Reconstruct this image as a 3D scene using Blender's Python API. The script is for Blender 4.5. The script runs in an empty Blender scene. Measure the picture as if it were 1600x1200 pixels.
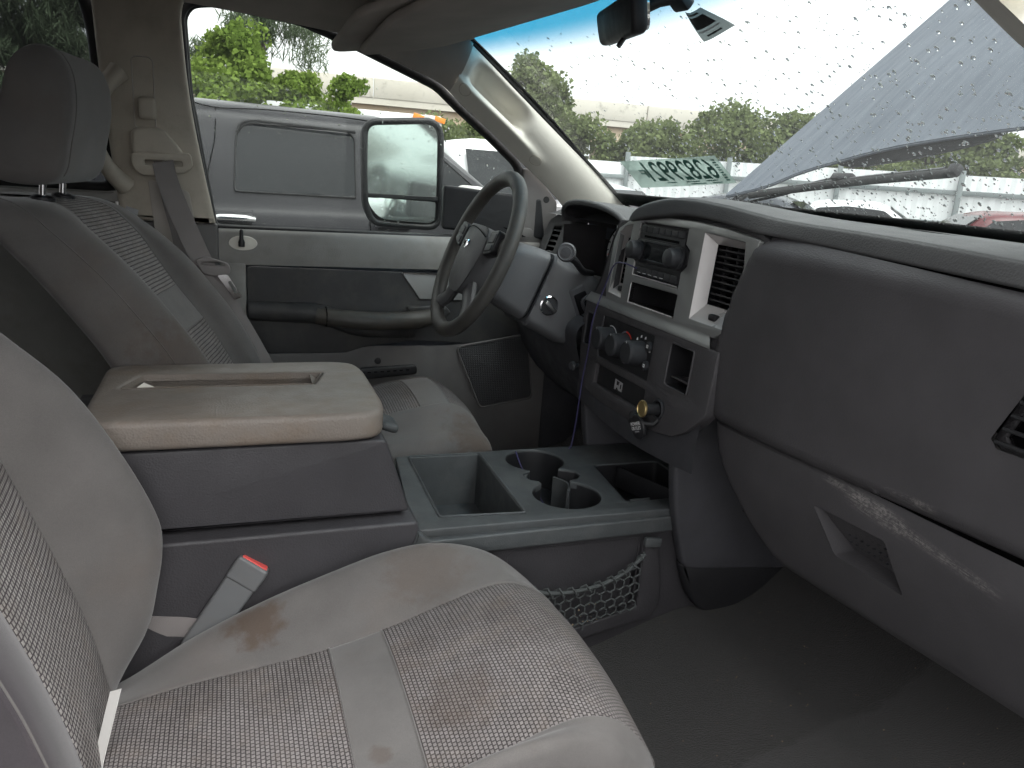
import bpy, bmesh, math, random
import numpy as np
from mathutils import Vector, Matrix
random.seed(7); RNG = np.random.default_rng(7)
PI = math.pi
SC = bpy.context.scene
COL = SC.collection

# ------------------------------------------------------------------ camera
# metres; x = towards the bonnet, y = towards the driver's side, z = up, 0 just under the cab floor
cam_d = bpy.data.cameras.new("camera"); cam = bpy.data.objects.new("camera", cam_d); COL.objects.link(cam)
cam_d.sensor_fit = 'HORIZONTAL'; cam_d.sensor_width = 36.0; cam_d.lens = 27.094
cam_d.clip_start = 0.02; cam_d.clip_end = 2000
cam.matrix_world = Matrix(((0.93897, 0.02725, -0.34291, 0.10765),
                           (-0.33731, 0.26844, -0.90231, -1.44004),
                           (0.06746, 0.96291, 0.26124, 1.02758),
                           (0, 0, 0, 1)))
SC.camera = cam
# ------------------------------------------------------------------ overcast sky, weak soft sun
world = bpy.data.worlds.new("World"); SC.world = world; world.use_nodes = True
wn = world.node_tree.nodes; wl = world.node_tree.links
for n in list(wn): wn.remove(n)
w_out = wn.new("ShaderNodeOutputWorld"); w_bg = wn.new("ShaderNodeBackground")
sky = wn.new("ShaderNodeTexSky"); sky.sky_type = 'NISHITA'; sky.sun_disc = False
SUN_EL, SUN_AZ = math.radians(58), math.radians(150)
sky.sun_elevation = SUN_EL; sky.sun_rotation = SUN_AZ
sky.air_density = 1.0; sky.dust_density = 6.0; sky.ozone_density = 1.0
hs = wn.new("ShaderNodeHueSaturation"); hs.inputs["Saturation"].default_value = 0.04
# a closed cloud layer evens the clear-sky gradient out
cloud = wn.new("ShaderNodeMix"); cloud.data_type = 'RGBA'; cloud.inputs[0].default_value = 0.6; cloud.inputs[7].default_value = (4.2, 4.2, 4.25, 1)
wl.new(sky.outputs[0], hs.inputs["Color"]); wl.new(hs.outputs[0], cloud.inputs[6]); wl.new(cloud.outputs[2], w_bg.inputs[0])
w_bg.inputs[1].default_value = 0.15
wl.new(w_bg.outputs[0], w_out.inputs[0])
sun_d = bpy.data.lights.new("sun", 'SUN'); sun_d.energy = 0.5; sun_d.angle = math.radians(50); sun_d.color = (1, .97, .93)
sun = bpy.data.objects.new("sun", sun_d); COL.objects.link(sun)
# Nishita: rotation 0 puts the sun on +Y, positive turns clockwise seen from above
sdir = Vector((math.sin(SUN_AZ) * math.cos(SUN_EL), math.cos(SUN_AZ) * math.cos(SUN_EL), math.sin(SUN_EL)))
sun.rotation_euler = sdir.to_track_quat('Z', 'Y').to_euler(); sun.location = (0, 0, 30)
SC.view_settings.view_transform = 'Standard'; SC.view_settings.look = 'None'
SC.view_settings.gamma = 1; SC.view_settings.use_curve_mapping = False
SC.view_settings.exposure = 1.62
SC.render.engine = 'CYCLES'
SC.cycles.use_adaptive_sampling = True; SC.cycles.adaptive_threshold = 0.03; SC.cycles.use_denoising = True
SC.cycles.max_bounces = 7; SC.cycles.diffuse_bounces = 3; SC.cycles.transparent_max_bounces = 14
SC.cycles.glossy_bounces = 3; SC.cycles.transmission_bounces = 6
SC.cycles.caustics_reflective = False; SC.cycles.caustics_refractive = False

# ------------------------------------------------------------------ materials
class N:
    """tiny node-graph helper"""
    def __init__(s, name):
        s.m = bpy.data.materials.new(name); s.m.use_nodes = True
        s.t = s.m.node_tree; s.n = s.t.nodes; s.l = s.t.links
        for x in list(s.n): s.n.remove(x)
        s.out = s.n.new("ShaderNodeOutputMaterial")
        s._c = None
    def new(s, typ, ins=None, **props):
        x = s.n.new("ShaderNode" + typ)
        for k, v in props.items(): setattr(x, k, v)
        for k, v in (ins or {}).items():
            if hasattr(v, "is_linked") or hasattr(v, "links"): s.l.new(v, x.inputs[k])
            else: x.inputs[k].default_value = v
        return x
    def coord(s, kind="Object"):
        if s._c is None: s._c = s.n.new("ShaderNodeTexCoord")
        return s._c.outputs[kind]
    def noise(s, scale, detail=3, rough=.55, vec=None):
        return s.new("TexNoise", {"Vector": vec if vec is not None else s.coord(), "Scale": scale, "Detail": detail, "Roughness": rough}).outputs["Fac"]
    def ramp(s, fac, a, b, ca=(0, 0, 0, 1), cb=(1, 1, 1, 1)):
        r = s.new("ValToRGB", {"Fac": fac}); e = r.color_ramp.elements
        e[0].position = a; e[1].position = b; e[0].color = ca; e[1].color = cb
        return r.outputs["Color"]
    def mix(s, fac, a, b, mode='MIX'):
        x = s.new("Mix", data_type='RGBA', blend_type=mode)
        for i, v in ((0, fac), (6, a), (7, b)):
            if hasattr(v, "links"): s.l.new(v, x.inputs[i])
            else: x.inputs[i].default_value = v if i == 0 or len(v) == 4 else (*v, 1)
        return x.outputs[2]
    def math(s, op, a, b=0.0, clamp=False):
        x = s.new("Math", operation=op, use_clamp=clamp)
        for i, v in ((0, a), (1, b)):
            if hasattr(v, "links"): s.l.new(v, x.inputs[i])
            else: x.inputs[i].default_value = v
        return x.outputs[0]
    def bump(s, h, strength, dist=.001, normal=None):
        d = {"Height": h, "Strength": strength, "Distance": dist}
        if normal is not None: d["Normal"] = normal
        return s.new("Bump", d).outputs[0]
    def spot(s, pos, rad, soft=.5):
        """0..1 patch round a world position, ragged by noise"""
        d = s.new("VectorMath", {0: s.coord(), 1: pos}, operation='DISTANCE').outputs["Value"]
        nz = s.noise(45, 4, .6)
        d = s.math('ADD', d, s.math('MULTIPLY', s.math('SUBTRACT', nz, .5), rad * 1.6))
        return s.new("MapRange", {"Value": d, "From Min": rad * soft, "From Max": rad, "To Min": 1.0, "To Max": 0.0}).outputs[0]
    def principled(s, color, rough=.5, metal=0, spec=.5, normal=None, **kw):
        d = {"Base Color": color if hasattr(color, "links") else (*color[:3], 1), "Roughness": rough, "Metallic": metal, "Specular IOR Level": spec}
        if normal is not None: d["Normal"] = normal
        d.update(kw)
        p = s.new("BsdfPrincipled", d); s.l.new(p.outputs[0], s.out.inputs[0]); return p

MAT = {}
def plastic(name, col, rough=.55, var=.12, grain=420, gs=.25, dirt=None, dirt_amt=.35, spec=.4, metal=0, vscale=9):
    g = N(name)
    c = g.mix(g.ramp(g.noise(vscale, 3), .3, .7), tuple(v * (1 - var) for v in col), tuple(v * (1 + var) for v in col))
    if dirt:
        c = g.mix(g.math('MULTIPLY', g.ramp(g.noise(14, 4, .65), .48, .72), dirt_amt), c, dirt)
    # a little dust in fine specks
    c = g.mix(g.math('MULTIPLY', g.ramp(g.noise(900, 2), .70, .78), .12), c, (.45, .43, .4))
    nb = g.new("TexVoronoi", {"Vector": g.coord(), "Scale": grain}).outputs["Distance"]
    nrm = g.bump(nb, gs, .0009)
    rr = g.new("MapRange", {"Value": g.noise(25, 2), "From Min": .3, "From Max": .7, "To Min": max(rough - .08, .05), "To Max": min(rough + .08, 1)}).outputs[0]
    g.principled(c, rr, metal, spec, nrm)
    MAT[name] = g.m; return g.m
def simple(name, col, rough=.5, metal=0, spec=.5, **kw):
    g = N(name); g.principled(col, rough, metal, spec, **kw); MAT[name] = g.m; return g.m

def fabric(name, col, spots=(), fine=1500, dirt=.25):
    g = N(name)
    c = g.mix(g.ramp(g.noise(11, 5), .3, .72), tuple(v * .86 for v in col), tuple(v * 1.1 for v in col))
    c = g.mix(g.math('MULTIPLY', g.ramp(g.noise(5, 6, .7), .5, .75), dirt), c, (.16, .115, .085))
    for pos, rad, amt, tint in spots:
        c = g.mix(g.math('MULTIPLY', g.spot(pos, rad), amt), c, tint)
    sp = g.noise(fine, 2)
    c = g.mix(.25, c, g.ramp(sp, .35, .65, (.08, .08, .08, 1), (.6, .58, .56, 1)), 'OVERLAY')
    g.principled(c, .95, 0, .15, g.bump(sp, .35, .0006), **{"Sheen Weight": .25, "Sheen Roughness": .5})
    MAT[name] = g.m; return g.m
def weave(name, light, dark, bw, bh, spots=()):
    g = N(name)
    uv = g.coord("UV")
    br = g.new("TexBrick", {"Vector": uv, "Scale": 1.0, "Brick Width": bw, "Row Height": bh, "Mortar Size": bh * .17, "Mortar Smooth": .6,
                            "Color1": (*light, 1), "Color2": tuple(v * .82 for v in light) + (1,), "Mortar": (*dark, 1)}, offset=.5)
    c = br.outputs["Color"]
    c = g.mix(g.math('MULTIPLY', g.ramp(g.noise(6, 6, .7), .45, .75), .45), c, (.2, .15, .12), 'MULTIPLY')
    c = g.mix(g.math('MULTIPLY', g.ramp(g.noise(18, 5, .7), .5, .8), .35), c, (.25, .2, .16))
    for pos, rad, amt, tint in spots:
        c = g.mix(g.math('MULTIPLY', g.spot(pos, rad), amt), c, tint)
    c = g.mix(.3, c, g.ramp(g.noise(900, 2), .35, .65, (.1, .1, .1, 1), (.6, .6, .6, 1)), 'OVERLAY')
    h = g.math('SUBTRACT', 1.0, br.outputs["Fac"])
    g.principled(c, .9, 0, .2, g.bump(h, .9, .0016))
    MAT[name] = g.m; return g.m
def glass(name, tint=(1, 1, 1), rough=0.0, haze=0.0, fres=1.45, band=None):
    """thin pane: clear transparency + mirror reflection by angle + a pale scattering veil for dirt and glare"""
    g = N(name)
    col = (*tint, 1)
    if band:
        col = band(g)
    tr = g.new("BsdfTransparent", {"Color": col})
    gl = g.new("BsdfGlossy", {"Color": (1, 1, 1, 1), "Roughness": rough})
    # the Fresnel node inverts its index on back faces; undo that so both sides reflect alike
    ior = g.math('ADD', fres, g.math('MULTIPLY', g.new("NewGeometry").outputs["Backfacing"], 1 / fres - fres))
    fr = g.new("Fresnel", {"IOR": ior})
    mx = g.new("MixShader", {0: fr.outputs[0], 1: tr.outputs[0], 2: gl.outputs[0]})
    last = mx.outputs[0]
    if haze:
        tl = g.new("BsdfTranslucent", {"Color": (.9, .92, .92, 1)})  # whitish layer imitates glare on wet glass as well as dirt
        m2 = g.new("MixShader", {0: haze, 1: last, 2: tl.outputs[0]}); last = m2.outputs[0]
    g.l.new(last, g.out.inputs[0]); MAT[name] = g.m; return g.m

# base colours
DK = (.066, .063, .067); DKB = (.04, .04, .046)
plastic("dash_dark", DK, .58, .10, 330, .5)
plastic("dash_top", (.105, .106, .108), .75, .08, 330, .5, spec=.25)
plastic("dash_low", (.05, .05, .056), .55, .15, 420, .25)
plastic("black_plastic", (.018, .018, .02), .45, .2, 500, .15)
plastic("console_grey", (.062, .067, .070), .5, .15, 380, .3, (.15, .15, .145), .25)
plastic("console_side", (.044, .042, .046), .5, .12, 300, .4)
plastic("lid_taupe", (.205, .178, .156), .5, .1, 260, .55, (.2, .145, .1), .45)
plastic("beige_trim", (.76, .73, .66), .65, .05, 350, .25)
plastic("pillar_trim", (.47, .425, .355), .65, .06, 350, .25, (.2, .16, .12), .25)
plastic("headliner_cloth", (.46, .43, .395), .9, .08, 900, .4, spec=.1)
plastic("door_grey", (.25, .243, .23), .6, .08, 420, .25, (.12, .1, .085), .25)
plastic("door_black", (.036, .036, .037), .55, .15, 420, .25, (.13, .12, .1), .2)
plastic("door_low_grey", (.125, .12, .118), .6, .1, 420, .25)
plastic("steer_leather", (.068, .065, .061), .55, .15, 500, .3, (.13, .1, .075), .3)
plastic("column_grey", (.085, .085, .09), .5, .1, 420, .25)
plastic("silver_trim", (.29, .295, .29), .36, .06, 700, .05, spec=.5, metal=.4)
plastic("vent_silver", (.62, .60, .59), .35, .05, 700, .05, metal=.45)
plastic("knob_grey", (.035, .036, .04), .5, .15, 500, .15)
plastic("rubber", (.012, .012, .013), .6, .2, 400, .2)
plastic("belt_grey", (.24, .22, .215), .8, .08, 1200, .4)
plastic("buckle_grey", (.12, .124, .128), .45, .06, 500, .1, (.14, .13, .12), .3)
simple("chrome", (.75, .75, .76), .12, 1.0)
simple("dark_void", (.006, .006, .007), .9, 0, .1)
simple("red_plastic", (.75, .10, .09), .45)
simple("print_white", (.75, .75, .75), .6)
simple("print_grey", (.35, .35, .36), .6)
simple("print_red", (.7, .05, .03), .5)
simple("gold_trim", (.55, .42, .2), .3, .9)
simple("screen_dark", (.01, .012, .013), .12, 0, .6)
simple("paper_white", (.6, .59, .57), .7)
simple("wire_violet", (.045, .04, .12), .4)
simple("wire_grey", (.16, .16, .2), .5)
simple("screw_steel", (.4, .4, .4), .35, 1)
simple("orange", (.85, .25, .02), .5)

def carpet(name):
    g = N(name)
    c = g.mix(g.noise(6, 5), (.017, .0155, .015), (.030, .0275, .026))
    c = g.mix(.55, c, g.ramp(g.noise(330, 3, .7), .3, .7, (.12, .12, .12, 1), (.85, .85, .85, 1)), 'OVERLAY')
    c = g.mix(g.math('MULTIPLY', g.ramp(g.noise(300, 3), .68, .73), .6), c, (.3, .28, .25))
    # the carpet towards the door sill has dried lighter, with a ragged tide mark
    sep = g.new("SeparateXYZ", {0: g.coord()})
    edge = g.math('ADD', sep.outputs[1], g.math('MULTIPLY', g.math('SUBTRACT', g.noise(9, 5, .6), .5), .10))
    m = g.new("MapRange", {"Value": edge, "From Min": -.597, "From Max": -.587, "To Min": 1., "To Max": 0.}).outputs[0]
    c = g.mix(g.math('MULTIPLY', m, .8), c, (.045, .043, .042))
    nz = g.noise(420, 4, .7)
    g.principled(c, .95, 0, .1, g.bump(nz, 1.0, .006), **{"Sheen Weight": .2})
    MAT[name] = g.m
carpet("carpet")

g = N("bonnet_paint"); st = g.new("Mapping", {"Vector": g.coord(), "Scale": (1.5, 14, 1.5), "Rotation": (0, 0, .35)})
c = g.mix(g.ramp(g.noise(3, 6, .75, st.outputs[0]), .36, .64), (.115, .130, .155), (.160, .177, .205))
g.principled(c, .6, 0, .08, g.bump(g.noise(40, 3), .06, .004)); MAT["bonnet_paint"] = g.m

# ------------------------------------------------------------------ geometry helpers
def link(o, parent=None, mats=None):
    COL.objects.link(o)
    if parent is not None:
        o.parent = parent
        o.matrix_parent_inverse = parent_world(parent).inverted()
    return o
def parent_world(p):
    # part meshes are built in world coordinates: only a top-level Empty has an offset
    return p.matrix_basis.copy() if p.parent is None else Matrix.Identity(4)
def thing(name, label, cat, loc=(0, 0, 0), group=None):
    o = bpy.data.objects.new(name, None); o.empty_display_size = .05; COL.objects.link(o)
    o.location = loc; o.matrix_basis = Matrix.Translation(loc)
    o["label"] = label; o["category"] = cat
    if group: o["group"] = group
    return o
def tag(o, label, cat, group=None):
    o["label"] = label; o["category"] = cat
    if group: o["group"] = group
    return o
def finish(name, me, mat, parent, smooth=40):
    if isinstance(mat, str): mat = MAT[mat]
    if mat: me.materials.append(mat)
    if smooth is not None and len(me.polygons):
        me.polygons.foreach_set("use_smooth", np.ones(len(me.polygons), dtype=bool))
        if smooth < 180: me.set_sharp_from_angle(angle=math.radians(smooth))
    o = bpy.data.objects.new(name, me)
    link(o, parent)
    return o
def mesh(name, verts, faces, mat, parent=None, smooth=40, uv=None, fix=True):
    me = bpy.data.meshes.new(name); me.from_pydata([tuple(map(float, v)) for v in verts], [], faces)
    if uv is not None:
        l = me.uv_layers.new(name="UVMap"); idx = np.empty(len(me.loops), dtype=np.int32); me.loops.foreach_get("vertex_index", idx)
        l.data.foreach_set("uv", np.asarray(uv, dtype=np.float32)[idx].ravel())
    if fix:
        b = bmesh.new(); b.from_mesh(me); bmesh.ops.recalc_face_normals(b, faces=b.faces[:]); b.to_mesh(me); b.free()
    me.update()
    return finish(name, me, mat, parent, smooth)
def from_bm(name, b, mat, parent=None, smooth=40):
    me = bpy.data.meshes.new(name); bmesh.ops.recalc_face_normals(b, faces=b.faces[:]); b.to_mesh(me); b.free()
    return finish(name, me, mat, parent, smooth)
def box(name, c, s, mat, parent=None, bev=.004, rot=None, seg=2, taper=None):
    """bevelled box; rot = Euler tuple, taper = (axis, factor at + end)"""
    b = bmesh.new(); bmesh.ops.create_cube(b, size=1)
    for v in b.verts:
        v.co = Vector((v.co.x * s[0], v.co.y * s[1], v.co.z * s[2]))
    if taper:
        ax, fac = taper
        for v in b.verts:
            if v.co[ax] > 0:
                for k in range(3):
                    if k != ax: v.co[k] *= fac
    if bev: bmesh.ops.bevel(b, geom=b.edges[:], offset=min(bev, min(s) * .45), segments=seg, profile=.5, affect='EDGES')
    M_ = Matrix.Translation(c)
    if rot is not None: M_ = M_ @ (rot if isinstance(rot, Matrix) else Matrix.Rotation(rot[2], 4, 'Z') @ Matrix.Rotation(rot[1], 4, 'Y') @ Matrix.Rotation(rot[0], 4, 'X'))
    bmesh.ops.transform(b, matrix=M_, verts=b.verts[:])
    return from_bm(name, b, mat, parent)
def frame(o, u, v):
    """matrix taking (a, b, c) to o + a*u + b*v + c*(u x v)"""
    u = Vector(u).normalized(); v = Vector(v); v = (v - u * v.dot(u)).normalized(); w = u.cross(v)
    m = Matrix.Identity(4)
    for i in range(3): m[i][0], m[i][1], m[i][2], m[i][3] = u[i], v[i], w[i], o[i]
    return m
FXZ = lambda y, : frame((0, y, 0), (1, 0, 0), (0, 0, 1))      # plane across the car's side; normal -y
FXY = lambda z: frame((0, 0, z), (1, 0, 0), (0, 1, 0))
def rrect(x0, y0, x1, y1, r, n=5):
    if x0 > x1: x0, x1 = x1, x0
    if y0 > y1: y0, y1 = y1, y0
    pts = []
    for cx, cy, a in ((x1 - r, y0 + r, -90), (x1 - r, y1 - r, 0), (x0 + r, y1 - r, 90), (x0 + r, y0 + r, 180)):
        for k in range(n + 1):
            t = math.radians(a + 90 * k / n); pts.append((cx + r * math.cos(t), cy + r * math.sin(t)))
    return pts
def circ(cx, cy, r, n=24, ry=None):
    return [(cx + r * math.cos(2 * PI * k / n), cy + (ry or r) * math.sin(2 * PI * k / n)) for k in range(n)]
def rpoly(pts, r, n=4):
    """polygon with rounded corners"""
    out = []; m = len(pts)
    for i in range(m):
        p, a, b = Vector(pts[i]), Vector(pts[i - 1]), Vector(pts[(i + 1) % m])
        rr = r[i] if isinstance(r, (list, tuple)) else r
        da, db = (a - p), (b - p); rr = min(rr, da.length * .48, db.length * .48)
        s, e = p + da.normalized() * rr, p + db.normalized() * rr
        for k in range(n + 1):
            t = k / n; out.append(tuple((1 - t) ** 2 * s + 2 * t * (1 - t) * p + t * t * e))
    return out
def plate(name, pts, M_, depth, mat, parent=None, holes=(), bev=0.0, smooth=40, warp=None):
    """flat outline with holes, thickness from -depth to 0 along the frame's normal, bevelled rims"""
    cu = bpy.data.curves.new("tmp", 'CURVE'); cu.dimensions = '2D'; cu.fill_mode = 'BOTH'
    cu.extrude = max(depth / 2 - bev, 1e-5); cu.bevel_depth = bev; cu.bevel_resolution = 2; cu.offset = -bev
    for loop in [pts] + list(holes):
        s = cu.splines.new('POLY'); s.points.add(len(loop) - 1); s.use_cyclic_u = True
        for q, p in zip(s.points, loop): q.co = (p[0], p[1], 0, 1)
    ob = bpy.data.objects.new("tmp", cu); me = bpy.data.meshes.new_from_object(ob)
    bpy.data.objects.remove(ob); bpy.data.curves.remove(cu)
    me.materials.clear()
    me.transform(Matrix.Translation((0, 0, -depth / 2)))
    if warp:
        for v in me.vertices: v.co = warp(v.co)
    me.transform(M_)
    b = bmesh.new(); b.from_mesh(me); bmesh.ops.remove_doubles(b, verts=b.verts[:], dist=1e-6); bmesh.ops.recalc_face_normals(b, faces=b.faces[:]); b.to_mesh(me); b.free()
    me.name = name
    return finish(name, me, mat, parent, smooth)
def well(name, pts, M_, depth, mat, parent=None, floor=True, shrink=.0):
    """inside walls (and floor) of a recess whose rim is the outline"""
    n = len(pts); cx = sum(p[0] for p in pts) / n; cy = sum(p[1] for p in pts) / n
    vs = [(p[0], p[1], 0) for p in pts] + [(cx + (p[0] - cx) * (1 - shrink), cy + (p[1] - cy) * (1 - shrink), -depth) for p in pts]
    fs = [(i, (i + 1) % n, n + (i + 1) % n, n + i) for i in range(n)]
    if floor: fs.append(tuple(range(n, 2 * n)))
    return mesh(name, [M_ @ Vector(v) for v in vs], fs, mat, parent, 40)
def catmull(pts, n, closed=False):
    """resample control points (any dimension) by a Catmull-Rom curve, n samples"""
    P = np.asarray(pts, float); m = len(P); segs = m if closed else m - 1
    t = np.arange(n) * segs / (n if closed else n - 1); i = np.minimum(t.astype(int), segs - 1); f = (t - i)[:, None]
    if closed: p0, p1, p2, p3 = P[(i - 1) % m], P[i], P[(i + 1) % m], P[(i + 2) % m]
    else: p0, p1, p2, p3 = P[np.maximum(i - 1, 0)], P[i], P[i + 1], P[np.minimum(i + 2, m - 1)]
    return .5 * (2 * p1 + (p2 - p0) * f + (2 * p0 - 5 * p1 + 4 * p2 - p3) * f * f + (3 * p1 - p0 - 3 * p2 + p3) * f ** 3)
def tube(name, pts, r, mat, parent=None, n=10, closed=False, radii=None, squash=None, up=None):
    P = [Vector(p) for p in pts]; m = len(P); vs = []; fs = []
    T = []
    for i in range(m):
        a = P[i - 1] if (i > 0 or closed) else P[i]; b = P[(i + 1) % m] if (i < m - 1 or closed) else P[i]
        T.append((b - a).normalized())
    ref = Vector(up) if up else (Vector((0, 0, 1)) if abs(T[0].z) < .9 else Vector((1, 0, 0)))
    u = (ref - T[0] * ref.dot(T[0])).normalized()
    for i in range(m):
        u = (u - T[i] * u.dot(T[i])).normalized() if not up else (Vector(up) - T[i] * Vector(up).dot(T[i])).normalized()
        w = T[i].cross(u); rr = radii[i] if radii is not None else r
        for k in range(n):
            a = 2 * PI * k / n
            vs.append(P[i] + (u * math.cos(a) * (squash or 1) + w * math.sin(a)) * rr)
    for i in range(m if closed else m - 1):
        for k in range(n):
            fs.append((i * n + k, i * n + (k + 1) % n, ((i + 1) % m) * n + (k + 1) % n, ((i + 1) % m) * n + k))
    if not closed:
        fs.append(tuple(range(n))); fs.append(tuple(range((m - 1) * n, m * n)))
    return mesh(name, vs, fs, mat, parent, 50)
def lathe(name, prof, o, axis, mat, parent=None, n=28, smooth=35):
    """profile [(radius, height)] turned about an axis through o"""
    ax = Vector(axis).normalized(); u = ax.orthogonal().normalized(); w = ax.cross(u); o = Vector(o); vs = []; fs = []
    for r, h in prof:
        for k in range(n):
            a = 2 * PI * k / n; vs.append(o + ax * h + (u * math.cos(a) + w * math.sin(a)) * r)
    for i in range(len(prof) - 1):
        for k in range(n): fs.append((i * n + k, i * n + (k + 1) % n, (i + 1) * n + (k + 1) % n, (i + 1) * n + k))
    if prof[0][0] > 1e-6: fs.append(tuple(range(n)))
    if prof[-1][0] > 1e-6: fs.append(tuple(range((len(prof) - 1) * n, len(prof) * n)))
    return mesh(name, vs, fs, mat, parent, smooth)
def grid(name, fn, nu, nv, mat, parent=None, uvs=None, smooth=60, thick=0.0, cu=False):
    """sheet fn(s, t) with s, t in 0..1"""
    vs = [fn(i / (nu - 1), j / (nv - 1)) for j in range(nv) for i in range(nu)]
    fs = [(j * nu + i, j * nu + i + 1, (j + 1) * nu + i + 1, (j + 1) * nu + i) for j in range(nv - 1) for i in range(nu - 1)]
    uv = [uvs(i / (nu - 1), j / (nv - 1)) for j in range(nv) for i in range(nu)] if uvs else None
    o = mesh(name, vs, fs, mat, parent, smooth, uv)
    if thick: solid(o, thick)
    return o
def solid(o, t, off=-1):
    b = bmesh.new(); b.from_mesh(o.data); bmesh.ops.recalc_face_normals(b, faces=b.faces[:])
    bmesh.ops.solidify(b, geom=b.faces[:], thickness=t); b.to_mesh(o.data); b.free()
    for p in o.data.polygons: p.use_smooth = True
    o.data.set_sharp_from_angle(angle=math.radians(45))
def text(name, s, M_, size, mat, parent=None, align='CENTER', extrude=.0002, sx=1.0):
    cu = bpy.data.curves.new("tmp", 'FONT'); cu.body = s; cu.size = size; cu.align_x = align; cu.align_y = 'CENTER'; cu.extrude = extrude
    ob = bpy.data.objects.new("tmp", cu); me = bpy.data.meshes.new_from_object(ob)
    bpy.data.objects.remove(ob); bpy.data.curves.remove(cu); me.materials.clear()
    me.transform(Matrix.Diagonal((sx, 1, 1, 1))); me.transform(M_); me.name = name
    return finish(name, me, mat, parent, None)
def structure(o): o["kind"] = "structure"; return o
def lerp(a, b, t): return a + (b - a) * t
def sstep(a, b, x):
    t = min(max((x - a) / (b - a), 0), 1); return t * t * (3 - 2 * t)
# ================================================================== the cab shell
def floor_z(x):
    return .075 + .08 * sstep(.7, 1.05, x) + (.0 if x < 1.1 else .42 * sstep(1.1, 1.6, x))
structure(grid("floor", lambda s, t: (lerp(-1.5, 1.62, s), lerp(-.86, .86, t), floor_z(lerp(-1.5, 1.62, s)) + .004 * math.sin(31 * s) * math.sin(23 * t)), 90, 40, "carpet"))
structure(box("firewall", (1.64, 0, .45), (.03, 1.75, 1.0), "dark_void", bev=0))
structure(box("unseen_rear_wall", (-1.5, 0, .75), (.03, 1.75, 1.4), "headliner_cloth", bev=0))  # unseen back of the cab, added without a window to keep light out
# side behind the passenger seat: unseen closed panel for the rear door, added to block light
structure(box("side_wall", (-.95, -.86, .75), (1.1, .05, 1.4), "door_grey", bev=0))
# roof: lining with a soft fall towards the sides
def roof(s, t):
    y = lerp(-.80, .80, t); x = lerp(-1.5, lerp(.86, .70, (y / .8) ** 2), s)
    z = 1.475 - .05 * sstep(-.2, .8, x) - .085 * abs(y / .8) ** 3.0
    return (x, y, z)
hl = structure(grid("headliner", roof, 50, 40, "headliner_cloth"))
structure(grid("roof_panel", lambda s, t: tuple(np.array(roof(s, t)) + np.array((0, 0, .05))), 20, 20, "dash_dark"))

# ------------------------------------------------------------------ windscreen
WB = lambda y: 1.40 - .18 * (y / .7) ** 2          # x of its lower edge
WT = lambda y: .83 - .125 * (y / .7) ** 2          # x of its upper edge
def wsurf(y, s, lift=0.0):
    """point of the windscreen at y, s = 0 at the cowl .. 1 at the header; lift = outwards"""
    z = .985 + .415 * s; x = WB(y) + (WT(y) - WB(y)) * s + .02 * math.sin(PI * min(max(s, 0), 1))
    return Vector((x, y, z)) + Vector((.588, 0, .809)) * lift
def tint_band(g):
    sep = g.new("SeparateXYZ", {0: g.coord()})
    # the sun strip across the top of the glass: deep blue fading out below
    m = g.new("MapRange", {"Value": sep.outputs[2], "From Min": 1.305, "From Max": 1.375, "To Min": 0., "To Max": 1.}, interpolation_type='SMOOTHSTEP').outputs[0]
    return g.mix(m, (.90, .97, .95), (.02, .26, .42))
glass("windscreen_glass", haze=.022, fres=1.3, band=tint_band)
glass("side_glass", (.93, .96, .94), haze=.008, fres=1.2)
glass("rear_tint_glass", (.50, .52, .53), haze=.008)
ws = thing("windscreen", "wide wet windscreen with blue sun strip along the top and black border", "windscreen", (1.38, 0, .98))
grid("glass", lambda s, t: wsurf(lerp(-.90, .74, s), lerp(-.03, 1.0, t)), 56, 24, "windscreen_glass", ws)
# painted black border along the cowl and down the driver's edge
grid("border", lambda s, t: wsurf(lerp(-.90, .74, s), lerp(-.06, .022, t), .003), 56, 3, "rubber", ws)
grid("border", lambda s, t: wsurf(lerp(.705, .74, s), lerp(-.03, 1.0, t), .003), 3, 24, "rubber", ws)
grid("border", lambda s, t: wsurf(lerp(-.90, .74, s), lerp(.985, 1.03, t), .003), 44, 3, "rubber", ws)
# rain on the outside: small flattened beads, denser low down and towards the passenger side
g = N("water"); g.l.new(g.new("BsdfGlass", {"IOR": 1.33, "Roughness": 0.0}).outputs[0], g.out.inputs[0]); MAT["water"] = g.m
dv, df = [], []
for k in range(2600):
    y = lerp(-.72, .62, random.random() ** 1.15); s = .02 + .9 * random.random() ** 1.35
    if random.random() > 1.15 - .8 * s: continue
    r = .0010 + .0026 * random.random() ** 2.6; b0 = len(dv)
    c = wsurf(y, s, .001); ux = (wsurf(y, s + .02) - wsurf(y, s)).normalized(); uy = Vector((0, 1, 0)); n_ = uy.cross(ux).normalized()
    if n_.z < 0: n_ = -n_
    st = 1 + .7 * random.random()
    dv.append(c + n_ * r * .62); ks = [.8 + .4 * random.random() for q in range(8)]
    for fr_, hh in ((.55, .50), (.86, .26), (1.0, .0)):
        for q in range(8):
            a = 2 * PI * q / 8; rr = r * ks[q] * fr_; dv.append(c + n_ * r * hh + uy * math.cos(a) * rr + ux * math.sin(a) * rr * st)
    for q in range(8):
        q1 = (q + 1) % 8; df.append((b0, b0 + 1 + q, b0 + 1 + q1))
        for ring in (0, 8): df.append((b0 + 1 + ring + q, b0 + 9 + ring + q, b0 + 9 + ring + q1, b0 + 1 + ring + q1))
rain = mesh("rain_drops", dv, df, "water", None, 80, fix=False); rain["kind"] = "stuff"; tag(rain, "clear raindrops scattered over the outside of the windscreen", "raindrops")
dv, df = [], []
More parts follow.
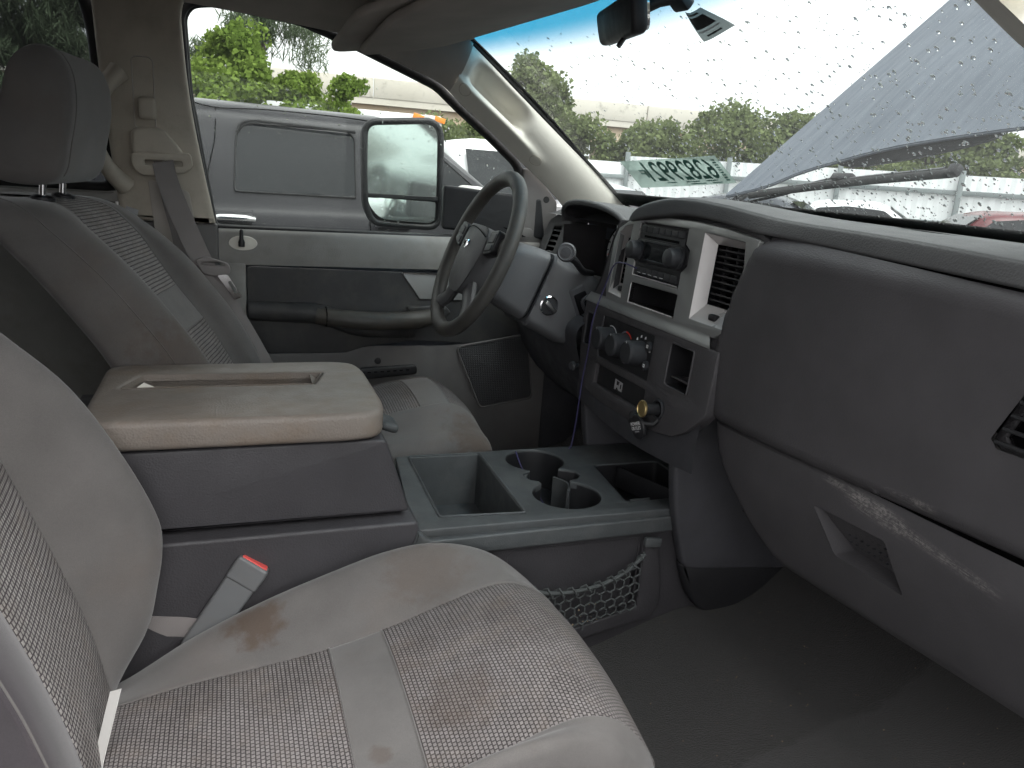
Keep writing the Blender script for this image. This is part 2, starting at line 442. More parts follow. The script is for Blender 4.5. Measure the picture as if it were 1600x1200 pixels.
for k in range(260):
    x = lerp(.03, .93, random.random()); z = .835 + random.random() ** 1.6 * .5
    if z > 1.36 - .35 * max(0, x - .35) * 1.6: continue
    r = .0012 + .002 * random.random() ** 2; b0 = len(dv); c = Vector((x, .8725, z))
    dv.append(c + Vector((0, r * .5, 0)))
    for q in range(6):
        a = 2 * PI * q / 6; dv.append(c + Vector((math.cos(a) * r, 0, math.sin(a) * r * 1.2)))
    for q in range(6): df.append((b0, b0 + 1 + q, b0 + 1 + (q + 1) % 6))
r2 = mesh("rain_drops", dv, df, "water", None, 80, fix=False); r2["kind"] = "stuff"; tag(r2, "small raindrops on the driver's door window", "raindrops")

# inspection sticker on the inside of the glass, read from outside, so mirrored here
stk = thing("windscreen_sticker", "pale green sticker with large green digits, reads mirrored, low on the windscreen", "sticker", tuple(wsurf(.41, .18, -.004)))
S0 = lambda a, b: wsurf(lerp(.585, .23, a), lerp(lerp(.085, .155, a), lerp(.25, .30, a), b), -.004)
g = N("sticker_film"); tr = g.new("BsdfTransparent", {"Color": (.42, .52, .47, 1)}); tl = g.new("BsdfTranslucent", {"Color": (.30, .37, .34, 1)}); dfm = g.new("BsdfDiffuse", {"Color": (.24, .30, .27, 1)})
a1 = g.new("MixShader", {0: .5, 1: tl.outputs[0], 2: dfm.outputs[0]}); a2 = g.new("MixShader", {0: .62, 1: tr.outputs[0], 2: a1.outputs[0]}); g.l.new(a2.outputs[0], g.out.inputs[0]); MAT["sticker_film"] = g.m
grid("film", S0, 14, 6, "sticker_film", stk)
simple("print_green", (.03, .13, .10), .6)
def warp_text(name, s, a0, a1, b0, b1, mat):
    cu = bpy.data.curves.new("tmp", 'FONT'); cu.body = s; cu.size = 1; cu.offset = .012
    ob = bpy.data.objects.new("tmp", cu)
    me = bpy.data.meshes.new_from_object(ob); bpy.data.objects.remove(ob); me.materials.clear()
    co = np.array([v.co[:] for v in me.vertices]); lo, hi = co.min(0), co.max(0)
    for v in me.vertices:
        u = (v.co.x - lo[0]) / (hi[0] - lo[0]); w = (v.co.y - lo[1]) / (hi[1] - lo[1])
        a = lerp(a1, a0, u); p = S0(a, lerp(b0, b1, w)); v.co = p + Vector((-.588, 0, -.809)) * .0015
    finish(name, me, mat, stk, None)
warp_text("digits", "62829921", .19, .90, .22, .95, "print_green")
warp_text("letter", "F", .12, .185, .38, .66, "print_green")
warp_text("small_print", "VEHICLE AUCTION", .25, .85, .05, .10, "print_green") if False else None
for i, (a, b, w) in enumerate(((.36, .14, .10), (.58, .14, .14), (.78, .14, .12), (.62, .06, .16), (.82, .06, .1))):
    grid("print_line", lambda s, t, a=a, b=b, w=w: S0(a - w / 2 + w * s, b + .035 * t) + Vector((-.588, 0, -.809)) * .0012, 5, 2, "print_green", stk)
for k in range(9):
    grid("print_mark", lambda s, t, k=k: S0(.925 + .04 * s, .12 + .09 * k + .05 * t) + Vector((-.588, 0, -.809)) * .0012, 2, 2, "print_green", stk)

# ------------------------------------------------------------------ wiper lying on the glass
wp = thing("windscreen_wiper", "black wiper blade resting across the lower windscreen", "wiper", tuple(wsurf(.25, .05, .02)))
WP = [wsurf(lerp(.25, -.45, t), lerp(.055, .205, t) + .02 * math.sin(PI * t), .012) for t in np.linspace(0, 1, 22)]
tube("blade", WP, .005, "rubber", wp, 6, squash=1.6)
tube("spine", [p + Vector((.004, 0, .007)) for p in WP[1:-1]], .005, "black_plastic", wp, 6)
tube("arm", [wsurf(.30, -.02, .03), wsurf(.15, .04, .035), wsurf(0.03, .105, .035), wsurf(-.10, .155, .03)], .006, "black_plastic", wp, 6, squash=.7)
box("pivot", tuple(wsurf(-.09, .15, .026)), (.02, .06, .016), "black_plastic", wp, .004, (0, .6, 0))
box("end_cap", tuple(WP[-1] + Vector((0, 0, .004))), (.016, .02, .02), "black_plastic", wp, .004, (0, .6, 0))

# ------------------------------------------------------------------ A pillars with grab handles
win_edge = [(.30, 1.385), (.45, 1.34), (.589, 1.291), (.68, 1.258), (.75, 1.203), (.845, 1.135), (.937, 1.063), (1.0, 1.015), (1.06, .965), (1.12, .90)]
gls_edge = [(.60, 1.455), (.64, 1.435), (.68, 1.412), (.712, 1.383), (.80, 1.316), (.90, 1.238), (1.02, 1.146), (1.13, 1.062), (1.225, .985), (1.31, .915)]
def a_pillar(side, label):
    th = thing("pillar_trim", label, "pillar trim", (1.2, .72 * side, .98))
    W = catmull(win_edge, 61); G = catmull(gls_edge, 61)
    def fn(s, t, lo=.373, hi=1.0, depth=True):
        k = lerp(lo, hi, t) * 60; i = min(int(k), 59); f = k - i
        w = W[i] + (W[i + 1] - W[i]) * f; g_ = G[i] + (G[i + 1] - G[i]) * f
        x, z = w + (g_ - w) * s; y = lerp(.79, .715, s)
        bulge = .030 * math.sin(PI * s) ** .7
        kk = lerp(lo, hi, t)
        # scooped pocket beside the grab handle
        pk = sstep(.36, .47, s) * (1 - sstep(.58, .95, s)) * sstep(.395, .45, kk) * (1 - sstep(.555, .61, kk))
        hd = math.exp(-((s - .24) / .12) ** 2) * math.exp(-((kk - .52) / .16) ** 4)
        y -= bulge - .058 * pk + .024 * hd
        # the near pillar stands a little farther out, the cab being wider there
        return (x - (0 if side > 0 else .06), y * side - (0 if side > 0 else .10), z + (0 if side > 0 else .018 + .30 * max(0, x - .74)))
    grid("cover", lambda s, t: fn(s, t), 40, 90, "beige_trim", th)
    # cap lines of the two screw covers on the handle
    for k0 in (.41, .68):
        c = [fn(.20 + .085 * math.cos(a), (k0 + .02 * math.sin(a) - .373) / .627) for a in np.linspace(0, 2 * PI, 24)]
        tube("screw_cover", [Vector(p) + Vector((0, -.0006 * side, 0)) for p in c], .0008, "pillar_trim", th, 5, closed=True)
    tube("edge_seal", [Vector(fn(1.0, t)) + Vector((.004, 0, .003)) for t in np.linspace(0, 1, 40)], .005, "rubber", th, 6)
    return th
a_pillar(1, "beige pillar trim with grab handle between driver's window and windscreen")
a_pillar(-1, "beige pillar trim with grab handle in the top right corner of the view")
# upper corner lining between pillar and roof
def corner(side):
    W = catmull(win_edge, 61); G = catmull(gls_edge, 61)
    def fn(s, t):
        k = lerp(0, .378, t) * 60; i = min(int(k), 59); f = k - i
        w = W[i] + (W[i + 1] - W[i]) * f; g_ = G[i] + (G[i + 1] - G[i]) * f
        x, z = w + (g_ - w) * s; y = lerp(.79, .70, s) - .030 * math.sin(PI * s) ** .7
        return (x - (0 if side > 0 else .06), y * side - (0 if side > 0 else .10), z + (0 if side > 0 else .03))
    return fn
cl = structure(grid("roof_corner_lining", corner(1), 20, 30, "headliner_cloth"))
cl2 = structure(grid("roof_corner_lining", corner(-1), 20, 30, "headliner_cloth"))
# lining over the side windows
def side_rail(side):
    pts = catmull([(-1.5, 1.33), (-.9, 1.385), (-.4, 1.395), (.02, 1.40), (.30, 1.385), (.45, 1.34), (.60, 1.288)], 60)
    def fn(s, t):
        i = min(int(t * 59), 58); f = t * 59 - i; x, z = pts[i] + (pts[i + 1] - pts[i]) * f
        return (x, (lerp(.80, .66, s) - .02 * math.sin(PI * s)) * side, lerp(z, max(z + .06, 1.40), s))
    return fn
structure(grid("roof_rail_lining", side_rail(1), 10, 60, "headliner_cloth"))
structure(grid("roof_rail_lining", side_rail(-1), 10, 60, "headliner_cloth"))

# ------------------------------------------------------------------ sun visor folded up against the roof
vz = thing("sun_visor", "folded taupe sun visor above the driver's window", "sun visor", (.62, .45, 1.36))
def visor(zo, th_):
    pts = rpoly([(.36, .70), (.53, .685), (.76, .34), (.80, .10), (.50, .10), (.37, .30)], .05, 5)
    return plate("flap", pts, frame((0, 0, zo), (1, 0, .16), (0, 1, -.06)), th_, "headliner_cloth", vz, (), .008)
visor(1.298, .022)
plate("flap", rpoly([(.42, .62), (.62, .56), (.84, .12), (.86, -.05), (.52, -.05), (.43, .25)], .05, 5), frame((0, 0, 1.272), (1, 0, .16), (0, 1, -.06)), .02, "headliner_cloth", vz, (), .008)
tube("hinge_rod", [(.66, .69, 1.375), (.70, .55, 1.385), (.76, .3, 1.40)], .006, "headliner_cloth", vz, 8)

# ------------------------------------------------------------------ interior mirror and paper tag
mr = thing("rear_view_mirror", "dark rear view mirror hanging from the windscreen seen end on", "mirror", (.85, -.05, 1.33))
MF = frame((.815, -.05, 1.318), (.22, 1, .06), (-.22, 0, 1))
plate("housing", rpoly([(-.125, -.034), (.125, -.034), (.135, .03), (-.135, .036)], .022, 5), MF, .03, "black_plastic", mr, (), .009)
plate("mirror_glass", rpoly([(-.118, -.028), (.118, -.028), (.126, .024), (-.126, .029)], .018, 5), MF @ Matrix.Translation((0, 0, .004)), .006, simple("mirror_silver", (.9, .9, .9), .02, 1.0), mr)
tube("tab", [MF @ Vector((-.04, -.03, -.02)), MF @ Vector((-.045, -.045, -.035))], .005, "black_plastic", mr, 8)
tube("stem", [(.83, -.06, 1.335), (.86, -.075, 1.352), (.885, -.09, 1.358)], .012, "black_plastic", mr, 10)
box("mount", (.893, -.097, 1.351), (.03, .04, .024), "black_plastic", mr, .006, (0, .6, .2))
tg = thing("paper_tag", "small crumpled printed tag stuck on the glass beside the mirror mount", "tag", tuple(wsurf(-.13, .82, -.01)))
TGF = lambda s, t: wsurf(lerp(-.085, -.150, s) - .02 * t * s, lerp(.865, .775, t), -.006 - .012 * math.sin(2.6 * s + 1.5 * t))
g = N("tag_film"); br = g.noise(40, 2); d1 = g.new("BsdfDiffuse", {"Color": (.16, .19, .2, 1)}); d2 = g.new("BsdfTranslucent", {"Color": (.22, .25, .25, 1)})
a2 = g.new("MixShader", {0: .35, 1: d1.outputs[0], 2: d2.outputs[0]}); g.l.new(a2.outputs[0], g.out.inputs[0]); MAT["tag_film"] = g.m
grid("film", TGF, 12, 12, "tag_film", tg)
for k, (t0, t1, s0, s1) in enumerate(((.06, .12, .1, .8), (.18, .58, .12, .86), (.66, .70, .15, .85), (.82, .88, .3, .75))):
    grid("print_block", lambda s, t, q=(t0, t1, s0, s1): TGF(lerp(q[2], q[3], s), lerp(q[0], q[1], t)) + Vector((-.588, 0, -.809)) * .001, 8, 4, "rubber" if k != 2 else "print_grey", tg)
# ================================================================== driver's door
dd = thing("driver_door", "grey and black driver's door with window, armrest, crank and speaker", "door", (.5, .82, .1))
# ---- window aperture: rubber channel and glass
ap = [(.072, .832), (.045, 1.01), (.02, 1.18), (.013, 1.36), (.035, 1.392), (.09, 1.402), (.30, 1.385), (.45, 1.34), (.589, 1.291), (.68, 1.258), (.75, 1.203), (.845, 1.135), (.937, 1.063), (.955, 1.03), (.955, .828)]
AP = rpoly(ap, .02, 3)
tube("window_channel", [(x, .835, z) for x, z in AP], .012, "rubber", dd, 8, closed=True)
tube("window_channel", [(x + .004, .86, z) for x, z in AP], .012, "rubber", dd, 8, closed=True)
plate("window_glass", AP, FXZ(.872), .004, "side_glass", dd)
# ---- upper trim: rolled top edge then a flat grey band
def upper(s, t):
    x = lerp(.088, 1.02, s)
    prof = catmull([(.868, .826), (.835, .836), (.806, .828), (.797, .80), (.796, .765), (.799, .741)], 24)
    k = t * 23; i = min(int(k), 22); y, z = prof[i] + (prof[i + 1] - prof[i]) * (k - i)
    return (x, y, z)
grid("upper_trim", upper, 30, 24, "door_grey", dd)
box("end_trim", (.122, .81, .60), (.068, .025, .30), "door_grey", dd, .006)
box("end_strip", (.075, .83, .45), (.02, .06, .76), "rubber", dd, .006)
# ---- black inset panel with rounded corners, and its lip
ins = rpoly([(.158, .515), (.158, .735), (.59, .728), (.66, .60), (.63, .515)], [.02, .02, .004, .01, .02], 4)
plate("inset_panel", rpoly([(.158, .49), (.158, .736), (1.0, .722), (1.0, .50), (.64, .525), (.5, .51), (.44, .49)], .014, 4), FXZ(.8035), .02, "door_black", dd, (), .0015)
# silver insert
plate("trim_insert", rpoly([(.588, .729), (.80, .724), (.80, .648), (.646, .651)], .003, 2), FXZ(.7995), .012, "silver_trim", dd, (), .002)
tube("insert_edge", [(.592, .7985, .7285), (.70, .7985, .726), (.80, .7985, .7235)], .0022, "chrome", dd, 6)
# ---- armrest: a rolled shelf that runs forward into the pull handle
def armrest(s, t):
    x = lerp(.160, .63, s)
    d = lerp(.022, .055, sstep(.0, .55, s)) * (1 - .5 * sstep(.85, 1, s))
    top = .642 - .012 * s - .035 * sstep(.35, .7, s); bot = top - lerp(.055, .06, s)
    a = lerp(0, PI, t)
    ctr = (top + bot) / 2; hz = (top - bot) / 2
    return (x, .806 - d * math.sin(a) ** .6, ctr + hz * math.cos(a))
grid("armrest", armrest, 50, 20, "door_black", dd)
# worn pull grip
plastic("worn_grip", (.055, .051, .045), .5, .2, 420, .3, (.12, .10, .075), .4)
gp = [(.345, .775, .606), (.40, .757, .601), (.46, .748, .597), (.53, .745, .595), (.60, .748, .597), (.645, .757, .600), (.668, .775, .602)]
G_ = catmull(gp, 26)
tube("pull_grip", G_, .025, "worn_grip", dd, 12, radii=[.0255 + .003 * math.sin(PI * k / 25) for k in range(26)], squash=.95)
tube("grip_joint", [G_[2] + np.array((0, .0275 * math.sin(a) * 1.0, .0275 * math.cos(a))) for a in np.linspace(0, 2 * PI, 18)], .0016, "dark_void", dd, 5, closed=True)
# switch plate beside the inner handle
plate("handle_bezel", rpoly([(.60, .632), (.62, .602), (.72, .60), (.74, .615), (.72, .635)], .01, 4), FXZ(.775), .02, "door_black", dd, (), .003)
# ---- lower panel: grey, with a raised step, map pocket front and speaker grille
def low(s, t):
    x = lerp(.10, 1.06, s); z = lerp(.06, .515, t)
    top = .490 + .022 * sstep(.42, .50, x) + .03 * sstep(.70, 1.0, x)
    z = lerp(.06, top, t)
    y = .80 - .012 * sstep(.44, .50, x) * (1 - sstep(.66, .70, x)) - .018 * sstep(.64, .72, x)
    return (x, y, z)
grid("lower_panel", low, 60, 20, "door_low_grey", dd)
# speaker grille: sunk mesh plate with a hole field in relief
g = N("speaker_mesh")
vo = g.new("TexVoronoi", {"Vector": g.coord(), "Scale": 170.0, "Randomness": 0.0}); h = g.ramp(vo.outputs["Distance"], .25, .42)
g.principled(g.mix(h, (.008, .008, .008), (.055, .055, .058)), .5, 0, .4, g.bump(h, .8, .002)); MAT["speaker_mesh"] = g.m
spk = plate("speaker_grille", rpoly([(.765, .505), (.99, .545), (1.02, .34), (.85, .315)], .014, 4), FXZ(.778), .01, "speaker_mesh", dd, (), .002)
tube("grille_rim", [(x, .7775, z) for x, z in rpoly([(.760, .508), (.994, .549), (1.025, .335), (.847, .31)], .016, 4)], .003, "door_low_grey", dd, 6, closed=True)
# ---- window crank: boss, arm with dimples, knob screw
cr = lathe("crank", [(.0, .030), (.022, .028), (.027, .014), (.027, 0)], (.463, .79, .405), (0, -1, 0), "black_plastic", dd, 20)
plate("crank_arm", rpoly([(.448, .412), (.446, .447), (.468, .454), (.632, .461), (.637, .432), (.47, .418)], .012, 4), FXZ(.752), .016, "black_plastic", cr, (), .005)
for k in range(8): box("dimple", (.472 + .019 * k, .7515, .4405 + .0008 * k), (.010, .003, .004), "dark_void", cr, .001)
lathe("crank_stem", [(.010, 0), (.010, .05)], (.463, .80, .42), (0, -1, 0), "black_plastic", cr, 12)
lathe("panel_screw", [(.0, .004), (.009, .003), (.010, 0)], (.522, .788, .466), (0, -1, 0), "black_plastic", dd, 14)
# ---- lock pin and its oval bezel
bz = plate("lock_bezel", circ(.150, .800, .037, 28, .020), FXZ(.7945), .006, "beige_trim", dd, (), .002)
lathe("lock_pin", [(.0085, 0), (.0085, .012), (.0055, .02), (.005, .042), (.003, .046), (0, .046)], (.146, .788, .792), (0, -.1, 1), "black_plastic", dd, 12)
# ---- outer skin of the door, added to darken reflections in the parked pickup
grid("outer_skin", lambda s, t: (lerp(.02, 1.10, s), .935 + .03 * math.sin(PI * t) , lerp(-.35, .815, t)), 4, 14, "bonnet_paint", dd)
# ---- sail panel in front of the window
plate("sail_panel", rpoly([(.945, .82), (.955, 1.05), (.99, 1.045), (1.07, .955), (1.08, .70), (.945, .70)], .008, 3), FXZ(.81), .03, "door_low_grey", dd, (), .004)
lathe("plug", [(0, .002), (.0085, .002), (.010, 0)], (1.02, .778, .962), (0, -1, 0), "rubber", dd, 14)
plate("sail_pocket", rrect(.90, .845, .985, .875, .014), FXZ(.7785), .006, "door_low_grey", dd, (), .002)
# paint clip on the far side of the pane: smear of tape at the lower rear corner
# kick panel below the dash, in front of the door
structure(box("kick_panel", (1.25, .83, .45), (.40, .05, .8), "dash_low", bev=.01))

# ------------------------------------------------------------------ B pillar with seat belt anchor
bp = thing("door_pillar_trim", "beige centre pillar trim behind the driver's window", "pillar trim", (-.05, .79, .85))
plate("cover", rpoly([(.082, .850), (.052, 1.01), (.026, 1.18), (.016, 1.365), (.04, 1.42), (-.18, 1.42), (-.176, 1.30), (-.168, 1.15), (-.148, .90), (-.14, .85)], [.004, .1, .1, .04, .02, .01, .05, .1, .05, .01], 5), FXZ(.775), .05, "pillar_trim", bp, (), .014)
plate("lower_cover", rpoly([(.092, .10), (.086, .848), (-.112, .848), (-.135, .10)], .006, 3), FXZ(.785), .045, "door_low_grey", bp, (), .006)
tube("height_slot", [(x, .7745, z) for x, z in rrect(-.098, 1.075, -.050, 1.245, .012)], .0016, "headliner_cloth", bp, 5, closed=True)
# belt retractor slot
plate("belt_slot", rpoly([(-.055, .70), (.055, .70), (.02, .93), (-.075, .955)], .01, 3), FXZ(.7725), .004, "headliner_cloth", bp, (), .001)
# grab handle for the rear seat on the pillar's back edge
tube("grab_handle", catmull([(-.125, .765, 1.205), (-.155, .745, 1.165), (-.178, .725, 1.10), (-.178, .722, 1.03), (-.158, .738, .975), (-.125, .765, .935)], 24), .017, "pillar_trim", bp, 10, radii=[.026 - .010 * math.sin(PI * k / 23) for k in range(24)])
# ---- seat belt
sb = thing("driver_seat_belt", "grey driver's seat belt hanging from the centre pillar", "seat belt", (.1, .72, .5))
box("anchor_button", (-.066, .757, 1.125), (.042, .03, .052), "pillar_trim", sb, .010, (.1, 0, 0), 3)
plate("anchor_cover", rpoly([(-.105, 1.012), (-.105, 1.072), (-.078, 1.082), (-.032, 1.08), (.010, 1.028), (.012, 1.012)], .012, 4), FXZ(.742), .045, "pillar_trim", sb, (), .010)
plate("guide_loop", rpoly([(-.108, 1.018), (.03, 1.026), (.034, .99), (.012, .975), (-.055, .965), (-.09, .965), (-.106, .985)], .012, 4), FXZ(.735), .012, "pillar_trim", sb, [rrect(-.078, .992, .008, 1.003, .004)], .004)
def ribbon(name, pts, w, mat, parent, wdir=(1, 0, 0), th_=.0016, twist=None):
    P = catmull(pts, 40); vs = []
    for i, p in enumerate(P):
        wd = Vector(wdir) if twist is None else Vector(wdir).lerp(Vector(twist), i / 39).normalized()
        for sgn in (-1, 1): vs.append(Vector(p) + wd * sgn * w / 2)
    fs = [(2 * i, 2 * i + 1, 2 * i + 3, 2 * i + 2) for i in range(39)]
    uv = [((k % 2) * w, k // 2 * .01) for k in range(80)]
    o = mesh(name, vs, fs, mat, parent, 60, uv); solid(o, th_); return o
ribbon("webbing", [(-.036, .735, 1.0), (-.022, .722, .94), (.015, .708, .84), (.055, .695, .745), (.090, .69, .68), (.140, .692, .59), (.202, .69, .47)], .050, "belt_grey", sb, (.97, 0, .25), twist=(.7, .25, .45))
ribbon("webbing", [(-.036, .765, 1.0), (-.02, .765, .9), (.0, .765, .8), (.0, .765, .7)], .046, "belt_grey", sb)
tn = plate("latch_plate", rpoly([(.03, .765), (.058, .775), (.112, .758), (.118, .735), (.10, .722), (.05, .728)], .010, 4), FXZ(.684), .010, "belt_grey", sb, [rrect(.048, .752, .10, .759, .003)], .003)
plate("tongue", rpoly([(.083, .727), (.108, .73), (.142, .672), (.124, .664)], .005, 3), FXZ(.683), .003, "chrome", tn, [rpoly([(.108, .712), (.116, .714), (.132, .683), (.124, .68)], .003, 2)])
box("belt_label", (-.118, .766, .868), (.03, .004, .03), "print_grey", sb, .001, (0, .3, 0))

# ------------------------------------------------------------------ rear door on the far side, seen behind the headrest
rd = thing("rear_door", "rear side door with tinted window behind the driver's seat", "door", (-.6, .84, .1))
rw = [(-.16, .925), (-.172, 1.10), (-.182, 1.30), (-.20, 1.385), (-.95, 1.37), (-1.10, .925)]
RW = rpoly(rw, .03, 4)
tube("window_channel", [(x, .835, z) for x, z in RW], .017, "rubber", rd, 8, closed=True)
plate("window_glass", RW, FXZ(.86), .004, "rear_tint_glass", rd)
box("panel", (-.68, .84, .50), (1.05, .05, .84), "door_grey", rd, .01)
grid("sill", lambda s, t: (lerp(-1.2, -.145, s), lerp(.86, .79, t), .925 - .03 * t * t), 10, 6, "door_grey", rd)
grid("outer_skin", lambda s, t: (lerp(-1.5, .0, s), .935 + .03 * math.sin(PI * t), lerp(-.35, .90, t)), 4, 14, "bonnet_paint", rd)  # added, like the front door's skin, for the pickup's reflections
# rear bench, only its dark shape shows between the front seats
rb = thing("rear_bench", "dark rear bench seat behind the front seats", "bench seat", (-1.0, 0, .1))
box("cushion", (-.95, 0, .33), (.55, 1.4, .2), "door_low_grey", rb, .05)
box("backrest", (-1.30, 0, .62), (.16, 1.4, .55), "door_low_grey", rb, .05, (0, -.2, 0))
# ================================================================== seats
BR = (.085, .056, .038)
FG = (.142, .134, .131)
fabric("seat_fabric", FG, [((.136, -.27, .30), .050, .7, BR), ((.10, -.25, .29), .03, .3, BR), ((-.12, -.22, .66), .018, .7, (.09, .06, .055)), ((-.10, -.21, .62), .014, .5, (.1, .07, .06)),
                           ((.0, -.22, .40), .03, .3, BR), ((.42, -.27, .37), .09, .28, BR), ((.03, -.20, .52), .02, .3, BR), ((.68, .25, .40), .10, .55, BR), ((.60, .62, .43), .12, .3, BR),
                           ((.03, .19, .62), .12, .35, BR)], 1400, .22)
weave("seat_weave", (.285, .265, .258), (.075, .066, .069), .0068, .0062, [((.391, -.567, .33), .07, .3, BR), ((.3, -.45, .3), .1, .2, BR)])
weave("seat_weave_back", (.36, .34, .325), (.085, .075, .08), .0075, .0085)
fabric("seat_band", (.146, .139, .136), [((.28, -.6, .28), .02, .4, BR)], 1400, .15)
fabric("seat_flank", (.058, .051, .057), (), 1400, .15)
plastic("seat_shell", (.05, .05, .052), .6, .1, 420, .2)

def loft_seat(parent, rings, pieces, uvdir):
    """rings: list of closed sections (same count); pieces: (name, material, i0, i1, j0, j1) index windows"""
    Rg = np.array(rings); nj, ni = Rg.shape[:2]
    # arc length UVs in metres
    su = np.zeros((nj, ni + 1)); sv = np.zeros((nj, ni + 1))
    Rc = np.concatenate([Rg, Rg[:, :1]], 1)
    su[:, 1:] = np.cumsum(np.linalg.norm(np.diff(Rc, axis=1), axis=2), axis=1)
    sv[1:, :] = np.cumsum(np.linalg.norm(np.diff(Rc, axis=0), axis=2), axis=0)
    mid = ni // 2
    su = su - su[:, mid:mid + 1]
    sv = np.repeat(sv[:, mid:mid + 1], ni + 1, axis=1)
    made = []
    for name, mat, i0, i1, j0, j1 in pieces:
        vs, uv, fs = [], [], []
        w = i1 - i0 + 1
        for j in range(j0, j1 + 1):
            for i in range(i0, i1 + 1):
                vs.append(Rc[j, i % (ni + 1) if i <= ni else i - ni]); uv.append((su[j, min(i, ni)], sv[j, min(i, ni)]))
        for j in range(j1 - j0):
            for i in range(w - 1):
                fs.append((j * w + i, j * w + i + 1, (j + 1) * w + i + 1, (j + 1) * w + i))
        made.append(mesh(name, vs, fs, mat, parent, 75, uv))
    return Rc, made
def piping(parent, pts, r=.0022, mat="seat_fabric", name="piping"):
    return tube(name, pts, r, mat, parent, 6)

def backrest(th, cy, hw, rows, thick, shear=0.0, band=None, top_round=.05, ins=.47, outer=1.0, flank="seat_fabric"):
    """rows: (z, x at insert, x at bolster crest, width factor)"""
    nz = 56; Rw = catmull(rows, nz)
    rings = []
    for z, xi, xb, wf in Rw:
        xr = xb - thick * min(1, .25 + .75 * wf); h = hw * wf
        ctl = [(0, xr), (-.7, xr), (-.95, xr + .02), (-1.0, xr + .06), (-1.0, (xr + xb) / 2 + .02), (-.985, xb - .05), (-.93, xb - .014), (-.82, xb), (-.68, lerp(xb, xi, .25)), (-max(.56, ins + .06), lerp(xb, xi, .75)), (-ins - .012, xi + .002), (-ins, xi - .004), (-ins + .015, xi + .002), (-.22, xi + .004),
               (0, xi + .003),
               (.22, xi + .004), (ins - .015, xi + .002), (ins, xi - .004), (ins + .012, xi + .002), (max(.56, ins + .06), lerp(xb, xi, .75)), (.68, lerp(xb, xi, .25)), (.82, xb), (.93, xb - .014), (.985, xb - .05), (1.0, (xr + xb) / 2 + .02), (1.0, xr + .06), (.95, xr + .02), (.7, xr)]
        # "outer" lowers the bolster on the -y side
        C_ = np.array([(lerp(xi, x, outer) + shear * a * h if a < -.5 and x > xi else x + shear * a * h, cy + a * h, z) for a, x in ctl])
        rings.append(catmull(C_, 4 * len(ctl), True))
    ni = 4 * 28; a, b = 4 * 11, 4 * 17     # insert window in section samples
    j = lambda q: int(round(q * (nz - 1)))
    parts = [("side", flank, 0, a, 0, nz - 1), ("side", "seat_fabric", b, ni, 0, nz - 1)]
    if band:
        j0, j1, jt = j(band[0]), j(band[1]), j(band[2])
        parts += [("insert", "seat_weave_back", a, b, 0, j0), ("band", "seat_band", a, b, j0, j1), ("insert", "seat_weave_back", a, b, j1, jt), ("top", "seat_fabric", a, b, jt, nz - 1)]
    Rc, made = loft_seat(th, rings, parts, 0)
    for i in (a, b): piping(th, Rc[: (jt if band else nz), i])
    for jj in ((j0, j1) if band else ()): piping(th, Rc[jj, a:b + 1], .0016)
    for i in (4 * 5, 4 * 23): piping(th, [p for p in Rc[2:-6, i]], .0016, name="seam")
    return Rc

def cushion(th, cy, hw, rows, bands, ins=.50, depth=.16, outer=1.0, ins2=None, front=.0):
    """rows along x: (x, z insert, z bolster, width factor)"""
    nx = 72; Rw = catmull(rows, nx); rings = []
    for x, zi, zb, wf in Rw:
        zr = min(zb, zi) - depth; h = hw * wf
        ctl = [(0, zr), (-.7, zr), (-.93, zr + .01), (-.99, zr + .05), (-1.0, lerp(zr, zb, .55)), (-.985, zb - .035), (-.93, zb - .008), (-.84, zb), (-.74, lerp(zb, zi, .22)), (-.62, lerp(zb, zi, .72)), (-ins - .012, zi + .003), (-ins, zi - .003), (-ins + .015, zi + .002), (-.22, zi + .010),
               (0, zi + .012),
               (.22, zi + .010), (ins - .015, zi + .002), (ins, zi - .003), (ins + .012, zi + .003), (.62, lerp(zb, zi, .72)), (.74, lerp(zb, zi, .22)), (.84, zb), (.93, zb - .008), (.985, zb - .035), (1.0, lerp(zr, zb, .55)), (.99, zr + .05), (.93, zr + .01), (.7, zr)]
        i2 = ins2 or ins
        def wid(a): return a if a >= 0 else (a * i2 / ins if a > -ins - .001 else -(i2 + (-a - ins) * (1 - i2) / (1 - ins)))
        rings.append(catmull(np.array([(x - front * max(0, -a) ** 2 * sstep(.25, .66, x), cy + wid(a) * h, lerp(zi, z, outer) if a < -.5 and z > zi else z) for a, z in ctl]), 4 * len(ctl), True))
    ni = 4 * 28; a, b = 4 * 11, 4 * 17; j = lambda q: int(round(q * (nx - 1)))
    parts = [("side", "seat_fabric", 0, a, 0, nx - 1), ("side", "seat_fabric", b, ni, 0, nx - 1)]
    for n_, m_, q0, q1 in bands: parts.append((n_, m_, a, b, j(q0), j(q1)))
    Rc, made = loft_seat(th, rings, parts, 0)
    jl = j(bands[-2][3])
    for i in (a, b): piping(th, Rc[:jl + 1, i])
    for n_, m_, q0, q1 in bands[1:]: piping(th, Rc[j(q0), a:b + 1], .0018)
    # end cap under the front
    return Rc

